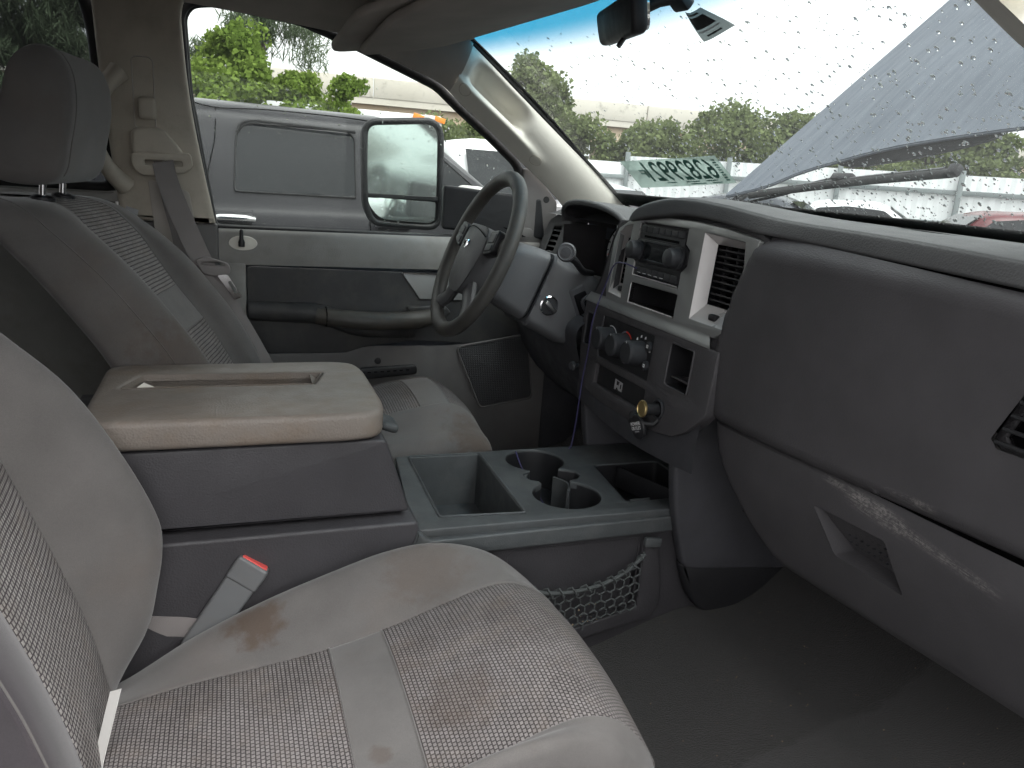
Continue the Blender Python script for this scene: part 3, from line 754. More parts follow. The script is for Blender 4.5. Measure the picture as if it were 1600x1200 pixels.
# ---- passenger seat (nearest)
ps = thing("bucket_seat", "stained grey cloth passenger seat in the foreground with woven centre panels", "car seat", (.25, -.45, .08))
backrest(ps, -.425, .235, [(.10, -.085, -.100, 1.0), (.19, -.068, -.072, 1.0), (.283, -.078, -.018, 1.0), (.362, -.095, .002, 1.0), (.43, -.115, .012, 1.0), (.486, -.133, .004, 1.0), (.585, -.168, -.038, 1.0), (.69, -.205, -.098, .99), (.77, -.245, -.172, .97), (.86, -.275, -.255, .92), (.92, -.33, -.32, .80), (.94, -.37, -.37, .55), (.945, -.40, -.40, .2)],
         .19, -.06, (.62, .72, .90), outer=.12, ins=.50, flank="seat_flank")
cushion(ps, -.465, .265, [(-.13, .205, .18, .94), (-.06, .225, .205, .97), (.04, .243, .262, .99), (.152, .256, .312, 1.0), (.257, .272, .350, 1.0), (.355, .298, .380, 1.0), (.44, .327, .388, 1.0), (.53, .350, .366, 1.0), (.60, .328, .318, .985), (.655, .265, .255, .96), (.685, .18, .17, .94), (.69, .10, .10, .93), (.675, .07, .07, .92)],
        [("insert", "seat_weave", 0, .325), ("band", "seat_band", .325, .395), ("insert", "seat_weave", .395, .77), ("front", "seat_fabric", .77, 1.0)], outer=.5, ins2=.80, front=.05)
# tip of a white care label standing out of the seat joint
tag(mesh("care_label", [(-.040, -.452, .337), (-.054, -.445, .330), (-.088, -.49, .20), (-.076, -.50, .20), (-.042, -.448, .333)], [(0, 1, 2, 3)], "paper_white", None), "narrow white label sticking out of the passenger seat joint", "label")
solid(bpy.data.objects["care_label"], .0015)
# belt buckle beside the passenger cushion
bk = thing("belt_buckle", "grey seat belt buckle with red button beside the passenger cushion", "buckle", (.05, -.20, .25))
bdir = Vector((.105, .012, .150)).normalized(); bx = Vector((.045, -.012, -.030)).normalized(); bx = (bx - bdir * bx.dot(bdir)).normalized()
BF = Matrix.Translation((.094, -.205, .305)) @ frame((0, 0, 0), bx, bdir)
plate("body", rpoly([(-.024, -.10), (.024, -.10), (.027, .055), (-.027, .055)], .006, 3), BF @ Matrix.Translation((0, 0, .011)), .024, "buckle_grey", bk, (), .005)
plate("head", rpoly([(-.0285, .035), (.0285, .035), (.0285, .078), (-.0285, .078)], .006, 3), BF @ Matrix.Translation((0, 0, .013)), .028, "buckle_grey", bk, (), .005)
plate("release_button", rrect(-.023, .0772, .023, .0800, .002), BF @ Matrix.Translation((0, 0, .009)), .018, "red_plastic", bk)
ribbon("strap", [(-.055, -.196, .275), (-.02, -.198, .268), (.02, -.20, .262), (.05, -.203, .255)], .038, "belt_grey", bk, (.15, -.1, 1))

# ---- driver seat
ds = thing("bucket_seat", "grey cloth driver's seat with ribbed centre strip and headrest", "car seat", (.4, .4, .08))
backrest(ds, .435, .235, [(.30, .15, .17, 1.0), (.40, .135, .165, 1.0), (.50, .10, .15, 1.0), (.62, .035, .095, 1.0), (.72, -.035, .027, .99), (.785, -.075, -.025, .97), (.835, -.105, -.075, .93), (.872, -.135, -.118, .87), (.898, -.16, -.152, .79), (.914, -.195, -.19, .68), (.920, -.235, -.235, .5), (.918, -.27, -.27, .2)],
         .19, .19, (.29, .37, .90), ins=.56)
cushion(ds, .455, .245, [(.16, .36, .36, .94), (.26, .38, .37, .98), (.38, .41, .395, 1.0), (.47, .445, .412, 1.0), (.55, .462, .425, 1.0), (.615, .468, .428, 1.0), (.665, .445, .418, .985), (.70, .40, .395, .96), (.715, .345, .34, .94), (.715, .30, .30, .93), (.70, .26, .26, .92)],
        [("insert", "seat_weave", 0, .40), ("band", "seat_band", .40, .50), ("insert", "seat_weave", .50, .66), ("front", "seat_fabric", .66, 1.0)])
# headrest: side profile pulled across with rounded ends
hr = catmull([(-.277, .958), (-.283, .985), (-.270, 1.05), (-.252, 1.11), (-.234, 1.165), (-.210, 1.193), (-.182, 1.200), (-.155, 1.188), (-.138, 1.15), (-.138, 1.09), (-.150, 1.03), (-.163, .975), (-.19, .952), (-.235, .948)], 56, True)
hc = hr.mean(0); rings = []
for t in np.linspace(-1, 1, 25):
    a = abs(t); k = 1 - .11 * sstep(.72, 1.0, a) - .0 if a < .999 else .86
    sc = 1 if a < .8 else math.sqrt(max(0, 1 - ((a - .8) / .2) ** 2)) * .22 + .78
    y = .40 + .135 * (t if a < .8 else math.copysign(.8 + .2 * math.sin((a - .8) / .2 * PI / 2), t))
    rings.append([(hc[0] + (p[0] - hc[0]) * sc + .19 * .8 * (y - .40), y, hc[1] + (p[1] - hc[1]) * sc) for p in hr])
Rg = np.array(rings); vs = Rg.reshape(-1, 3); n_ = 56
fs = [(j * n_ + i, j * n_ + (i + 1) % n_, (j + 1) * n_ + (i + 1) % n_, (j + 1) * n_ + i) for j in range(24) for i in range(n_)]
fs += [tuple(range(n_)), tuple(range(24 * n_, 25 * n_))]
mesh("headrest", vs, fs, "seat_fabric", ds, 60)
piping(ds, [Rg[3][i] for i in range(0, 46)], .0016, name="seam")
for yy in (.345, .455):
    tube("headrest_post", [(-.225 + .15 * (yy - .4), yy, .90), (-.215 + .15 * (yy - .4), yy, 1.0)], .0065, "chrome", ds, 12)
    lathe("post_collar", [(.022, 0), (.022, .006), (.012, .010)], (-.222 + .15 * (yy - .4), yy, .917), (.1, 0, 1), "black_plastic", ds, 16)
# ================================================================== centre console between the seats
cn = thing("centre_console", "grey centre console with taupe armrest lid, open bin and cup holders", "console", (.4, 0, .08))
# ---- armrest box and lid
plate("box_body", rpoly([(-.16, .424), (.409, .424), (.362, .566), (-.16, .566)], [.002, .012, .01, .002], 3), FXZ(-.172), .344, "console_side", cn, (), .006)
plate("box_base", rpoly([(-.2, .09), (-.2, .415), (.418, .415), (.43, .36), (.44, .09)], .006, 3), FXZ(-.197), .394, "console_side", cn, (), .006)
LID = rpoly([(-.115, -.165), (-.085, -.186), (.30, -.19), (.352, -.178), (.366, -.12), (.366, .12), (.352, .172), (.30, .186), (-.085, .182), (-.115, .16)], .03, 4)
REC = rpoly([(-.075, .012), (.255, .012), (.278, .088), (-.045, .096)], .003, 2)
lid = plate("lid", LID, FXY(.621), .051, "lid_taupe", cn, [REC], .012)
well("lid_tray", REC, FXY(.6205), .022, "lid_taupe", lid, True, .0)
# wedge ends of the tray; the left one's pale colour stands for light on it
mesh("tray_wedge", [(-.072, .014, .603), (-.048, .094, .603), (-.010, .050, .6035), (-.040, .050, .619)], [(0, 1, 3), (1, 2, 3), (2, 0, 3), (0, 2, 1)], "beige_trim", lid, None)
mesh("tray_wedge", [(.255, .013, .603), (.277, .087, .603), (.222, .014, .603), (.256, .086, .619), (.254, .014, .619)], [(0, 2, 4), (0, 4, 3, 1), (2, 1, 3, 4)], "lid_taupe", lid, None)
# latch lever on the front of the box
box("latch", (.392, -.02, .545), (.036, .07, .018), "console_grey", cn, .008, (0, .35, 0), 3)
# ---- tray panel with bin, cup holders and front slot
TZ = .392
BIN = rpoly([(.478, -.135), (.640, -.150), (.648, .172), (.487, .178)], .006, 3)
# two cups joined by a waist with notches
c1, c2 = (.768, .115), (.762, -.085)
def cups():
    out = []
    for a in np.linspace(-60, 240, 26): out.append((c1[0] + .068 * math.cos(math.radians(a)), c1[1] + .068 * math.sin(math.radians(a))))
    out += [(.730, .050), (.712, .040), (.706, .022), (.712, .004), (.730, -.006), (.732, -.018)]
    for a in np.linspace(120, 420, 26): out.append((c2[0] + .072 * math.cos(math.radians(a)), c2[1] + .072 * math.sin(math.radians(a))))
    out += [(.800, -.014), (.822, -.008), (.836, .010), (.834, .032), (.818, .046), (.802, .052)]
    return out
CUP = cups()
SLOT = rpoly([(.872, -.145), (1.06, -.145), (1.06, .06), (.895, .06)], .012, 4)
OUT = rpoly([(.412, -.186), (.70, -.192), (.955, -.196), (1.09, -.18), (1.09, .18), (.955, .19), (.70, .190), (.455, .188)], .008, 3)
top = plate("tray_panel", OUT, FXY(TZ), .018, "console_grey", cn, [BIN, CUP, SLOT], .003)
plate("tray_lip", rpoly([(.405, .355), (.418, .398), (.44, .376), (1.05, .378), (1.05, .345), (.55, .342)], .004, 3), FXZ(-.203), .02, "console_grey", cn, (), .004)
tube("bin_rim", [(x, y, TZ + .0005) for x, y in rpoly([(.474, -.140), (.644, -.155), (.652, .176), (.483, .182)], .008, 3)], .0028, "console_grey", top, 6, closed=True)
well("bin", BIN, FXY(TZ - .004), .115, "console_grey", top, True, .06)
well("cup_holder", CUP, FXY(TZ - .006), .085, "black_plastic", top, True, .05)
lathe("cup_rim", [(.0, .018), (.022, .018), (.028, .010), (.030, 0)], (.792, -.10, TZ - .092), (0, 0, 1), "console_grey", top, 20)
grid("cup_divider", lambda s, t: (.79 + .018 * math.sin(PI * s), .045 - .085 * s, TZ - .09 + .075 * t), 10, 4, "console_grey", top, thick=.006)
grid("cup_divider", lambda s, t: (.725 - .010 * math.sin(PI * s), .045 - .04 * s, TZ - .09 + .085 * t), 10, 4, "console_grey", top, thick=.006)
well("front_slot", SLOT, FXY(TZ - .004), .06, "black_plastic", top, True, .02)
box("slot_divider", (.985, -.045, TZ - .028), (.004, .2, .05), "black_plastic", top, .001, (0, 0, .35))
box("slot_insert", (.92, -.115, TZ - .035), (.05, .004, .05), "console_grey", top, .001)
# ---- side wall with storage net
plate("side_wall", rpoly([(.42, .09), (.43, .350), (1.06, .350), (1.06, .14), (.80, .075)], .006, 3), FXZ(-.190), .02, "console_side", cn,
      [rpoly([(.60, .130), (.60, .33), (.885, .33), (.885, .165)], .012, 4)], .003)
plate("net_back", rpoly([(.585, .10), (.585, .345), (.90, .345), (.90, .14)], .01, 3), FXZ(-.172), .004, "console_side", cn)
plate("panel_top", rpoly([(.565, .30), (.58, .349), (.885, .345), (.885, .262), (.80, .235), (.70, .225), (.60, .25)], .006, 3), FXZ(-.186), .004, "console_side", cn)
plate("net_rail", rpoly([(.886, .335), (.895, .318), (.925, .32), (.94, .23), (.945, .18), (.925, .148), (.60, .090), (.60, .115), (.89, .178)], .006, 3), FXZ(-.203), .016, "console_side", cn, (), .004)
box("net_clip", (.905, -.208, .328), (.038, .014, .020), "console_grey", cn, .004, (0, .1, 0))
# net: top cord with whipping, and hexagonal mesh, all as knotted strands
net = thing("storage_net", "dark elastic storage net on the side of the centre console", "net", (.75, -.215, .2))
topc = catmull([(.60, -.206, .275), (.66, -.215, .250), (.72, -.218, .243), (.79, -.217, .25), (.85, -.212, .27), (.892, -.207, .302)], 60)
plastic("net_cord", (.075, .082, .082), .8, .15, 900, .3)
tube("top_cord", topc, .0042, "net_cord", net, 8)
tube("whipping", [topc[i] + np.array((0, -.006 * math.sin(i * 1.26), .010 * math.cos(i * 1.26))) for i in range(60)], .0022, "net_cord", net, 6)
hv, hf = [], []
def strand(p, q, r=.0019, n=5):
    p, q = Vector(p), Vector(q); d = (q - p).normalized(); u = d.orthogonal().normalized(); w = d.cross(u); b0 = len(hv)
    for e in (p, q):
        for k in range(n):
            a = 2 * PI * k / n; hv.append(e + (u * math.cos(a) + w * math.sin(a)) * r)
    for k in range(n): hf.append((b0 + k, b0 + (k + 1) % n, b0 + n + (k + 1) % n, b0 + n + k))
hr_ = .0125; hw_ = hr_ * math.sqrt(3)
def nety(x, z): return -.213 + .004 * math.sin(40 * x) * math.sin(50 * z)
topf = lambda x: np.interp(x, topc[:, 0], topc[:, 2]); botf = lambda x: np.interp(x, [.60, .89], [.118, .178])
for row in range(14):
    for colm in range(22):
        cx = .60 + hw_ * (colm + .5 * (row % 2)) + .003 * math.sin(row * 1.7); cz = .10 + 1.5 * hr_ * row + .02 * (cx - .6) / .3 * 2
        v6 = [(cx + hr_ * math.sin(PI / 3 * k), cz + hr_ * math.cos(PI / 3 * k) * .95) for k in range(6)]
        for k in (0, 1, 2):
            p, q = v6[k], v6[(k + 1) % 6]
            if all(.605 < e[0] < .89 and botf(e[0]) < e[1] < topf(e[0]) + .004 for e in (p, q)):
                strand((p[0], nety(*p), p[1]), (q[0], nety(*q), q[1]))
nm = mesh("mesh_strands", hv, hf, "net_cord", net, 80, fix=False); nm["kind"] = "stuff"
# crumbs lying in the bottom of the net pocket
simple("crumb", (.32, .24, .15), .8)
cv, cf = [], []
for k in range(40):
    x = random.uniform(.62, .80); z = botf(x) + random.random() ** 2 * .04; c = Vector((x, -.190 - .012 * random.random(), z)); r = random.uniform(.001, .003); b0 = len(cv)
    for dx, dy, dz in ((1, 0, 0), (-1, 0, 0), (0, 1, 0), (0, -1, 0), (0, 0, 1), (0, 0, -1)): cv.append(c + Vector((dx, dy, dz)) * r * random.uniform(.5, 1.2))
    cf += [(b0 + a, b0 + b, b0 + e) for a in (0, 1) for b in (2, 3) for e in (4, 5)]
for k in range(150):
    x, y = random.uniform(.62, 1.35), random.uniform(-.85, -.22); c = Vector((x, y, floor_z(x) + .006)); r = random.uniform(.0006, .0016); b0 = len(cv)
    for dx, dy, dz in ((1, 0, 0), (-1, 0, 0), (0, 1, 0), (0, -1, 0), (0, 0, 1), (0, 0, -1)): cv.append(c + Vector((dx, dy, dz)) * r * random.uniform(.5, 1.4))
    cf += [(b0 + a, b0 + b, b0 + e) for a in (0, 1) for b in (2, 3) for e in (4, 5)]
cr_ = mesh("crumbs", cv, cf, "crumb", None, None, fix=False); cr_["kind"] = "stuff"; tag(cr_, "tiny crumbs and grit on the carpet and in the net", "crumbs")
# thin violet cable lying in the cup holder
cb = tube("cable_end", catmull([(.735, .155, .40), (.74, .13, .375), (.752, .10, .345), (.76, .04, .325), (.75, -.06, .318), (.742, -.125, .335), (.745, -.14, .35)], 30), .0016, "wire_violet", None, 6)
tag(cb, "thin violet cable dropped across the cup holders", "cable")
# ================================================================== dashboard
from mathutils.geometry import delaunay_2d_cdt
def inside(p, poly):
    x, y = p; c = False; n = len(poly)
    for i in range(n):
        x1, y1 = poly[i]; x2, y2 = poly[i - 1]
        if (y1 > y) != (y2 > y) and x < (x2 - x1) * (y - y1) / (y2 - y1) + x1: c = not c
    return c
def sheet(name, outline, holes, step, fn, mat, parent=None, smooth=50, thick=0.0):
    """outline with holes filled by a fine triangulation and laid on the surface fn(a, b)"""
    vs, es = [], []
    for loop in [outline] + list(holes):
        L = []
        for i in range(len(loop)):
            p, q = Vector(loop[i]), Vector(loop[(i + 1) % len(loop)]); k = max(1, int((q - p).length / step))
            L += [tuple(p.lerp(q, j / k)) for j in range(k)]
        b0 = len(vs); vs += L; es += [(b0 + i, b0 + (i + 1) % len(L)) for i in range(len(L))]
    xs = [p[0] for p in outline]; ys = [p[1] for p in outline]
    a = min(xs) + step * .5
    while a < max(xs):
        b = min(ys) + step * .5
        while b < max(ys):
            if inside((a, b), outline) and not any(inside((a, b), h) for h in holes): vs.append((a, b))
            b += step
        a += step
    V2, E2, F2, *_ = delaunay_2d_cdt([Vector(v) for v in vs], es, [], 0, 1e-6)
    F = []
    for f in F2:
        c = sum((V2[i] for i in f), Vector((0, 0))) / len(f)
        if inside(c, outline) and not any(inside(c, h) for h in holes): F.append(tuple(f))
    o = mesh(name, [fn(v[0], v[1]) for v in V2], F, mat, parent, smooth)
    if thick: solid(o, thick)
    return o

db = thing("dashboard", "dark grey dashboard with centre stack, glovebox and passenger panel", "dashboard", (1.1, 0, .3))
# ---- top pad with the brow over the centre stack
PADK = np.array([(.19, .918, .935, .985), (.16, .928, .948, .968), (.10, .947, .972, .945), (.03, .959, .989, .932), (-.06, .971, 1.004, .930), (-.15, .977, 1.007, .930), (-.25, .973, 1.002, .933), (-.33, .963, .993, .945), (-.40, .959, .986, .962), (-.60, .948, .979, .985), (-.80, .938, .968, 1.0), (-.95, .930, .960, 1.01)])
PK = catmull(PADK, 120)
def pad(s, t):
    k = s * 119; i = min(int(k), 118); y, lb, cz, x = PK[i] + (PK[i + 1] - PK[i]) * (k - i)
    yy = max(min(y, .74), -.74); xe = WB(yy) + .01
    prof = catmull([(x + .06, lb - .006), (x + .010, lb - .003), (x + .001, lb), (x, lb + .006), (x + .003, cz - .007), (x + .007, cz - .002), (x + .018, cz + .001), (x + .09, cz + .003), (lerp(x, xe, .55), lerp(cz, .984, .7)), (xe, .978)], 30)
    q = t * 29; j = min(int(q), 28); p = prof[j] + (prof[j + 1] - prof[j]) * (q - j)
    return (p[0], y, p[1])
grid("top_pad", pad, 120, 40, "dash_top", db)
# shadow gap and inner lip under the brow
grid("brow_underside", lambda s, t: (lambda y, lb, x: (x + .05 * t + .012, y, lb - .004 - .012 * t))(*[np.interp(-lerp(.17, -.345, s), -PADK[:, 0], PADK[:, c]) if c else lerp(.17, -.345, s) for c in (0, 1, 3)]), 60, 5, "dash_dark", db)
# far side of the pad behind the cluster
def padl(s, t):
    y = lerp(.19, .76, s); yy = min(y, .735)
    x = lerp(1.02, WB(yy) + .01, t); return (x, y, .925 + .035 * sstep(0, .5, t) - .01 * t + .02 * (1 - sstep(.0, .12, s)) * (1 - t))
grid("top_pad", padl, 30, 20, "dash_top", db)
# defroster slot on the pad
grid("demister_slot", lambda s, t: (lerp(1.16, 1.185, t) + .02 * s, lerp(-.42, -.66, s), np.interp(.0, [0], [.9865]) - .0095 * s), 10, 3, "dark_void", db)

# ---- instrument hood
def hood(s, t, inner=0.0):
    a = lerp(PI * .985, PI * .015, s)
    y = .395 + (.195 - inner) * math.cos(PI - a) * -1
    zz = .905 + (.072 - inner * .8) * max(math.sin(a), 0) ** .62
    x = lerp(1.0 - .035 * max(math.sin(a), 0), 1.22, t)
    return (x, y, zz - .035 * t * t + .0)
grid("cluster_hood", lambda s, t: hood(s, t), 60, 16, "dash_top", db)
grid("cluster_hood_lining", lambda s, t: hood(s, .02 + .9 * t, .012), 60, 12, "dash_dark", db)
ed = [Vector(hood(s, 0)) * .5 + Vector(hood(s, .02, .012)) * .5 for s in np.linspace(0, 1, 60)]
tube("cluster_hood_edge", ed, .0075, "dash_top", db, 8)
# cluster: recessed face with two dials
plate("cluster_face", rrect(-.60, .76, -.195, .95, .02), frame((1.13, 0, 0), (0, -1, 0), (.2, 0, 1)), .01, "black_plastic", db)
for i, yy in enumerate((.30, .455)):
    d = lathe("gauge", [(.062, 0), (.064, .012), (.060, .014), (.058, .004), (0, .004)], (1.115 + .16 * .02, yy, .855), (-1, 0, .2), "black_plastic", db, 36)
    gm = frame((1.105, yy, .857), (0, -1, 0), (.2, 0, 1))
    plate("gauge_dial", circ(0, 0, .054, 36), gm, .002, "print_grey", d)
    for k in range(11):
        a = math.radians(220 - 26 * k); plate("gauge_mark", [(.044 * math.cos(a) - .002 * math.sin(a), .044 * math.sin(a) + .002 * math.cos(a)), (.044 * math.cos(a) + .002 * math.sin(a), .044 * math.sin(a) - .002 * math.cos(a)), (.051 * math.cos(a) + .002 * math.sin(a), .051 * math.sin(a) - .002 * math.cos(a)), (.051 * math.cos(a) - .002 * math.sin(a), .051 * math.sin(a) + .002 * math.cos(a))], gm @ Matrix.Translation((0, 0, .0015)), .001, "print_red" if k > 8 else "rubber", d)
    a = math.radians(215); plate("gauge_needle", [(-.004 * math.sin(a), .004 * math.cos(a)), (.004 * math.sin(a), -.004 * math.cos(a)), (.046 * math.cos(a), .046 * math.sin(a))], gm @ Matrix.Translation((0, 0, .004)), .0015, "print_red", d)
# side walls of the cluster opening
grid("cluster_wall", lambda s, t: (lerp(1.0, 1.14, s), .585 + .012 * s, lerp(.70, .905 + .02 * math.sin(PI * t) * 0, t)), 6, 10, "dash_dark", db)
grid("cluster_wall", lambda s, t: (lerp(.968, 1.14, s), .205 - .004 * s, lerp(.68, .93, t)), 6, 10, "dash_top", db)
# panel left of the cluster with side vent
LF = frame((1.005, 0, 0), (0, -1, 0), (.34, 0, 1)); LFz = lambda z: (z) * math.sqrt(1 + .34 ** 2)
LF = frame((1.01 - .34 * .85, 0, 0), (0, -1, 0), (.34, 0, 1)); k_ = math.sqrt(1 + .34 ** 2)
vh = rpoly([(-.715, .795 * k_), (-.715, .89 * k_), (-.655, .895 * k_), (-.655, .795 * k_)], .008, 3)
lp = plate("side_panel", rpoly([(-.765, .70 * k_), (-.765, .905 * k_), (-.70, .935 * k_), (-.625, .935 * k_), (-.60, .90 * k_), (-.60, .70 * k_)], .015, 4), LF, .06, "dash_top", db, [vh], .006)
well("side_vent", vh, LF @ Matrix.Translation((0, 0, -.004)), .05, "dark_void", lp)
for k in range(6): box("vent_slat", tuple(LF @ Vector((-.685, (.805 + .0155 * k) * k_, -.012))), (.016, .062, .0035), "dash_top", lp, .001, (0, -.15, 0))
box("demister_grille", (1.07, .70, .905), (.05, .07, .02), "dash_dark", db, .006)
# lower bolster below the column
def bolster(s, t):
    y = lerp(.74, .235, s); x, z = catmull([(.935, .70), (.905, .672), (.91, .62), (.95, .52), (1.03, .43), (1.2, .40)], 20)[int(round(t * 19))]
    return (x + .02 * sstep(.3, 0, s), y, z - .0)
grid("knee_bolster", bolster, 24, 20, "dash_low", db)
grid("column_surround", lambda s, t: (lerp(.94, 1.05, t), lerp(.60, .21, s), lerp(.70, .78, t)), 10, 5, "dash_dark", db)

# ---- centre stack: plane leaning 4 degrees
SX = lambda z: .95 - .0769 * (.95 - z)
SF = frame((SX(0), 0, 0), (0, -1, 0), (.0769, 0, 1))
def P2(pts): return [(-y, z * 1.003) for y, z in pts]
def SP(y, z, w=0.0): return SF @ Vector((-y, z * 1.003, w))
def off(w): return SF @ Matrix.Translation((0, 0, w))
# stack body behind the bezel
def stack_flank(s, t):
    # left flank, turning away towards the cluster
    z = lerp(.49, .945, t); yl = np.interp(z, [.49, .56, .743, .80, .90, .945], [.185, .225, .252, .215, .185, .165])
    return (SX(z) + .004 + .12 * s - .0, yl + .035 * s, z)
grid("stack_flank", stack_flank, 8, 40, "dash_dark", db)
plate("stack_body", P2([(.250, .745), (.212, .80), (.183, .90), (.160, .94), (.02, .975), (-.15, .985), (-.33, .965), (-.37, .95), (-.33, .745)]), off(-.006), .012, "dash_dark", db,
      [P2([(.145, .775), (.145, .93), (-.33, .945), (-.30, .775)])])
# silver bezel
BZ = P2([(.158, .766), (.166, .80), (.163, .90), (.148, .928), (.10, .951), (.03, .962), (-.06, .966), (-.15, .9665), (-.25, .962), (-.33, .953), (-.352, .948), (-.34, .90), (-.30, .78), (-.278, .766)])
vl = P2([(.150, .783), (.142, .918), (.118, .934), (.088, .941), (.088, .779)])
vr = P2([(-.192, .786), (-.190, .948), (-.315, .942), (-.325, .90), (-.300, .786)])
rad = P2([(.053, .950), (-.133, .950), (-.133, .92), (-.150, .91), (-.150, .88), (-.133, .866), (-.133, .834), (.052, .834), (.052, .862), (.062, .875), (.062, .905), (.053, .918)])
pk = P2([(.0505, .820), (-.136, .822), (-.136, .775), (.0505, .774)])
bz = plate("stack_bezel", BZ, off(.004), .014, "silver_trim", db, [vl, vr, rad, pk], .0022)
# open pocket under the radio, dark plastic and bright lip
well("pocket", pk, off(.003), .07, "black_plastic", bz)
tube("pocket_lip", [SP(y, z, .005) for y, z in ((.0485, .818), (.0495, .776), (-.134, .777))], .0016, "vent_silver", bz, 6)
tube("radio_lip", [SP(y, z, .005) for y, z in ((.051, .946), (.051, .918), (.060, .905), (.060, .875), (.050, .862), (.050, .8365), (-.130, .8365))], .0013, "vent_silver", bz, 6)
def vent(name, rim, inner, parent, cols):
    """tapering silver funnel with black louvres at its throat"""
    n = len(rim); vs = [off(.004) @ Vector((p[0], p[1], 0)) for p in rim] + [off(-.022) @ Vector((p[0], p[1], 0)) for p in inner]
    f = mesh(name, vs, [(i, (i + 1) % n, n + (i + 1) % n, n + i) for i in range(n)], "vent_silver", parent, 20)
    well("vent_throat", inner, off(-.022), .05, "dark_void", f)
    ys = [p[0] for p in inner]; zs = [p[1] for p in inner]; y0, y1, z0, z1 = min(ys), max(ys), min(zs), max(zs)
    for k in range(9):
        z = lerp(z0, z1, (k + .7) / 9.6); w_ = y1 - y0
        c = off(-.030) @ Vector(((y0 + y1) / 2, z, 0)); box("louvre", tuple(c), (.014, w_ * .96, .0035), "black_plastic", f, .001, (0, .45, 0))
    for k in range(cols):
        c = off(-.036) @ Vector((lerp(y0, y1, (k + .6) / (cols + .2)), (z0 + z1) / 2, 0)); box("vane", tuple(c), (.012, .003, (z1 - z0) * .97), "black_plastic", f, .001)
    return f
vli = P2([(.147, .806), (.144, .908), (.12, .918), (.098, .925), (.098, .806)])
vri = P2([(-.203, .818), (-.201, .930), (-.310, .930), (-.318, .90), (-.298, .818)])
vent("vent", vl, vli, bz, 1); vent("vent", vr, vri, bz, 3)
for yy, zz in ((.106, .797), (-.255, .800)):
    box("vent_wheel", tuple(SP(yy, zz, -.006)), (.012, .022, .012), "black_plastic", bz, .003)
# shelf below the bezel
grid("stack_shelf", lambda s, t: (lerp(SX(.77) - .004, SX(.75) - .0085, sstep(0, 1, t)), lerp(.252, -.283, s) * lerp(.94, 1, t), lerp(.770, .747, t)), 30, 8, "silver_trim", db)
# ---- radio
rd_ = thing("car_radio", "black car radio with two knobs and button rows in the silver bezel", "radio", tuple(SP(-.04, .89)))
plate("face", P2([(.049, .946), (-.129, .946), (-.129, .918), (-.147, .905), (-.147, .884), (-.129, .868), (-.129, .839), (.048, .839), (.048, .864), (.058, .877), (.058, .902), (.049, .916)]), off(.003), .02, "black_plastic", rd_, (), .002)
for k in range(7): plate("button", P2([(.044 - .0245 * k, .942), (.044 - .0245 * k - .022, .942), (.044 - .0245 * k - .022, .930), (.044 - .0245 * k, .930)]), off(.0062), .004, "knob_grey", rd_, (), .001)
plate("disc_slot", P2([(.030, .9235), (-.108, .9235), (-.108, .9185), (.030, .9185)]), off(.0036), .002, "dark_void", rd_)
plate("slot_strip", P2([(.048, .9275), (-.128, .9275), (-.128, .9165), (.048, .9165)]), off(.0031), .001, "knob_grey", rd_)
plate("centre_panel", rpoly(P2([(.050, .9145), (-.132, .9145), (-.137, .90), (-.132, .8685), (.050, .866), (.054, .89)]), .006), off(.008), .012, "black_plastic", rd_, (), .002)
scr = plate("screen", P2([(.010, .911), (-.085, .911), (-.085, .874), (.010, .874)]), off(.0092), .002, "screen_dark", rd_)
tube("screen_frame", [SP(y, z, .0095) for y, z in ((.010, .911), (-.085, .911), (-.085, .874), (.010, .874))], .0012, "knob_grey", rd_, 5, closed=True)
for yy in (.038, -.118):
    kb = lathe("knob", [(.0225, 0), (.0225, .005), (.0195, .007), (.0195, .020), (.0175, .025), (.012, .027), (0, .0275)], tuple(SP(yy, .890, .006)), (-1, 0, .077), "knob_grey", rd_, 32)
for k in range(7): plate("button", P2([(.044 - .0245 * k, .8565), (.044 - .0245 * k - .0225, .8565), (.044 - .0245 * k - .0225, .842), (.044 - .0245 * k, .842)]), off(.0062), .004, "knob_grey", rd_, (), .001)
for k in range(5): plate("button_mark", P2([(.030 - .0235 * k, .8455), (.030 - .0235 * k - .013, .8455), (.030 - .0235 * k - .013, .8442), (.030 - .0235 * k, .8442)]), off(.0066), .0005, "print_white", rd_)
# ---- lower stack panel
cl_ = P2(rrect(.193, .643, .230, .722, .006)); cr2 = P2(rrect(-.235, .645, -.153, .731, .006)); ash = P2(rrect(-.088, .566, .146, .614, .004))
hvh = P2(rrect(-.086, .632, .147, .728, .004))
LOW = P2([(.250, .746), (.252, .70), (.242, .62), (.225, .565), (.19, .542), (.10, .532), (-.05, .535), (-.16, .545), (-.215, .556), (-.25, .575), (-.285, .605), (-.306, .63), (-.306, .70), (-.306, .746)])
lo_ = plate("lower_panel", LOW, off(.006), .03, "dash_dark", db, [cl_, cr2, ash, hvh], .003)
for nm_, h_, d_ in (("cubby", cl_, .05), ("cubby", cr2, .075)):
    w_ = well(nm_, h_, off(.003), d_, "black_plastic", lo_, True, .06)
    tube("cubby_rim", [off(.006) @ Vector((p[0], p[1], 0)) for p in h_], .002, "dash_dark", w_, 6, closed=True)
# cross-wall seen inside the right cubby
box("cubby_shelf", tuple(SP(-.194, .662, -.035)), (.06, .076, .004), "dash_dark", lo_, .001, (0, .12, 0))
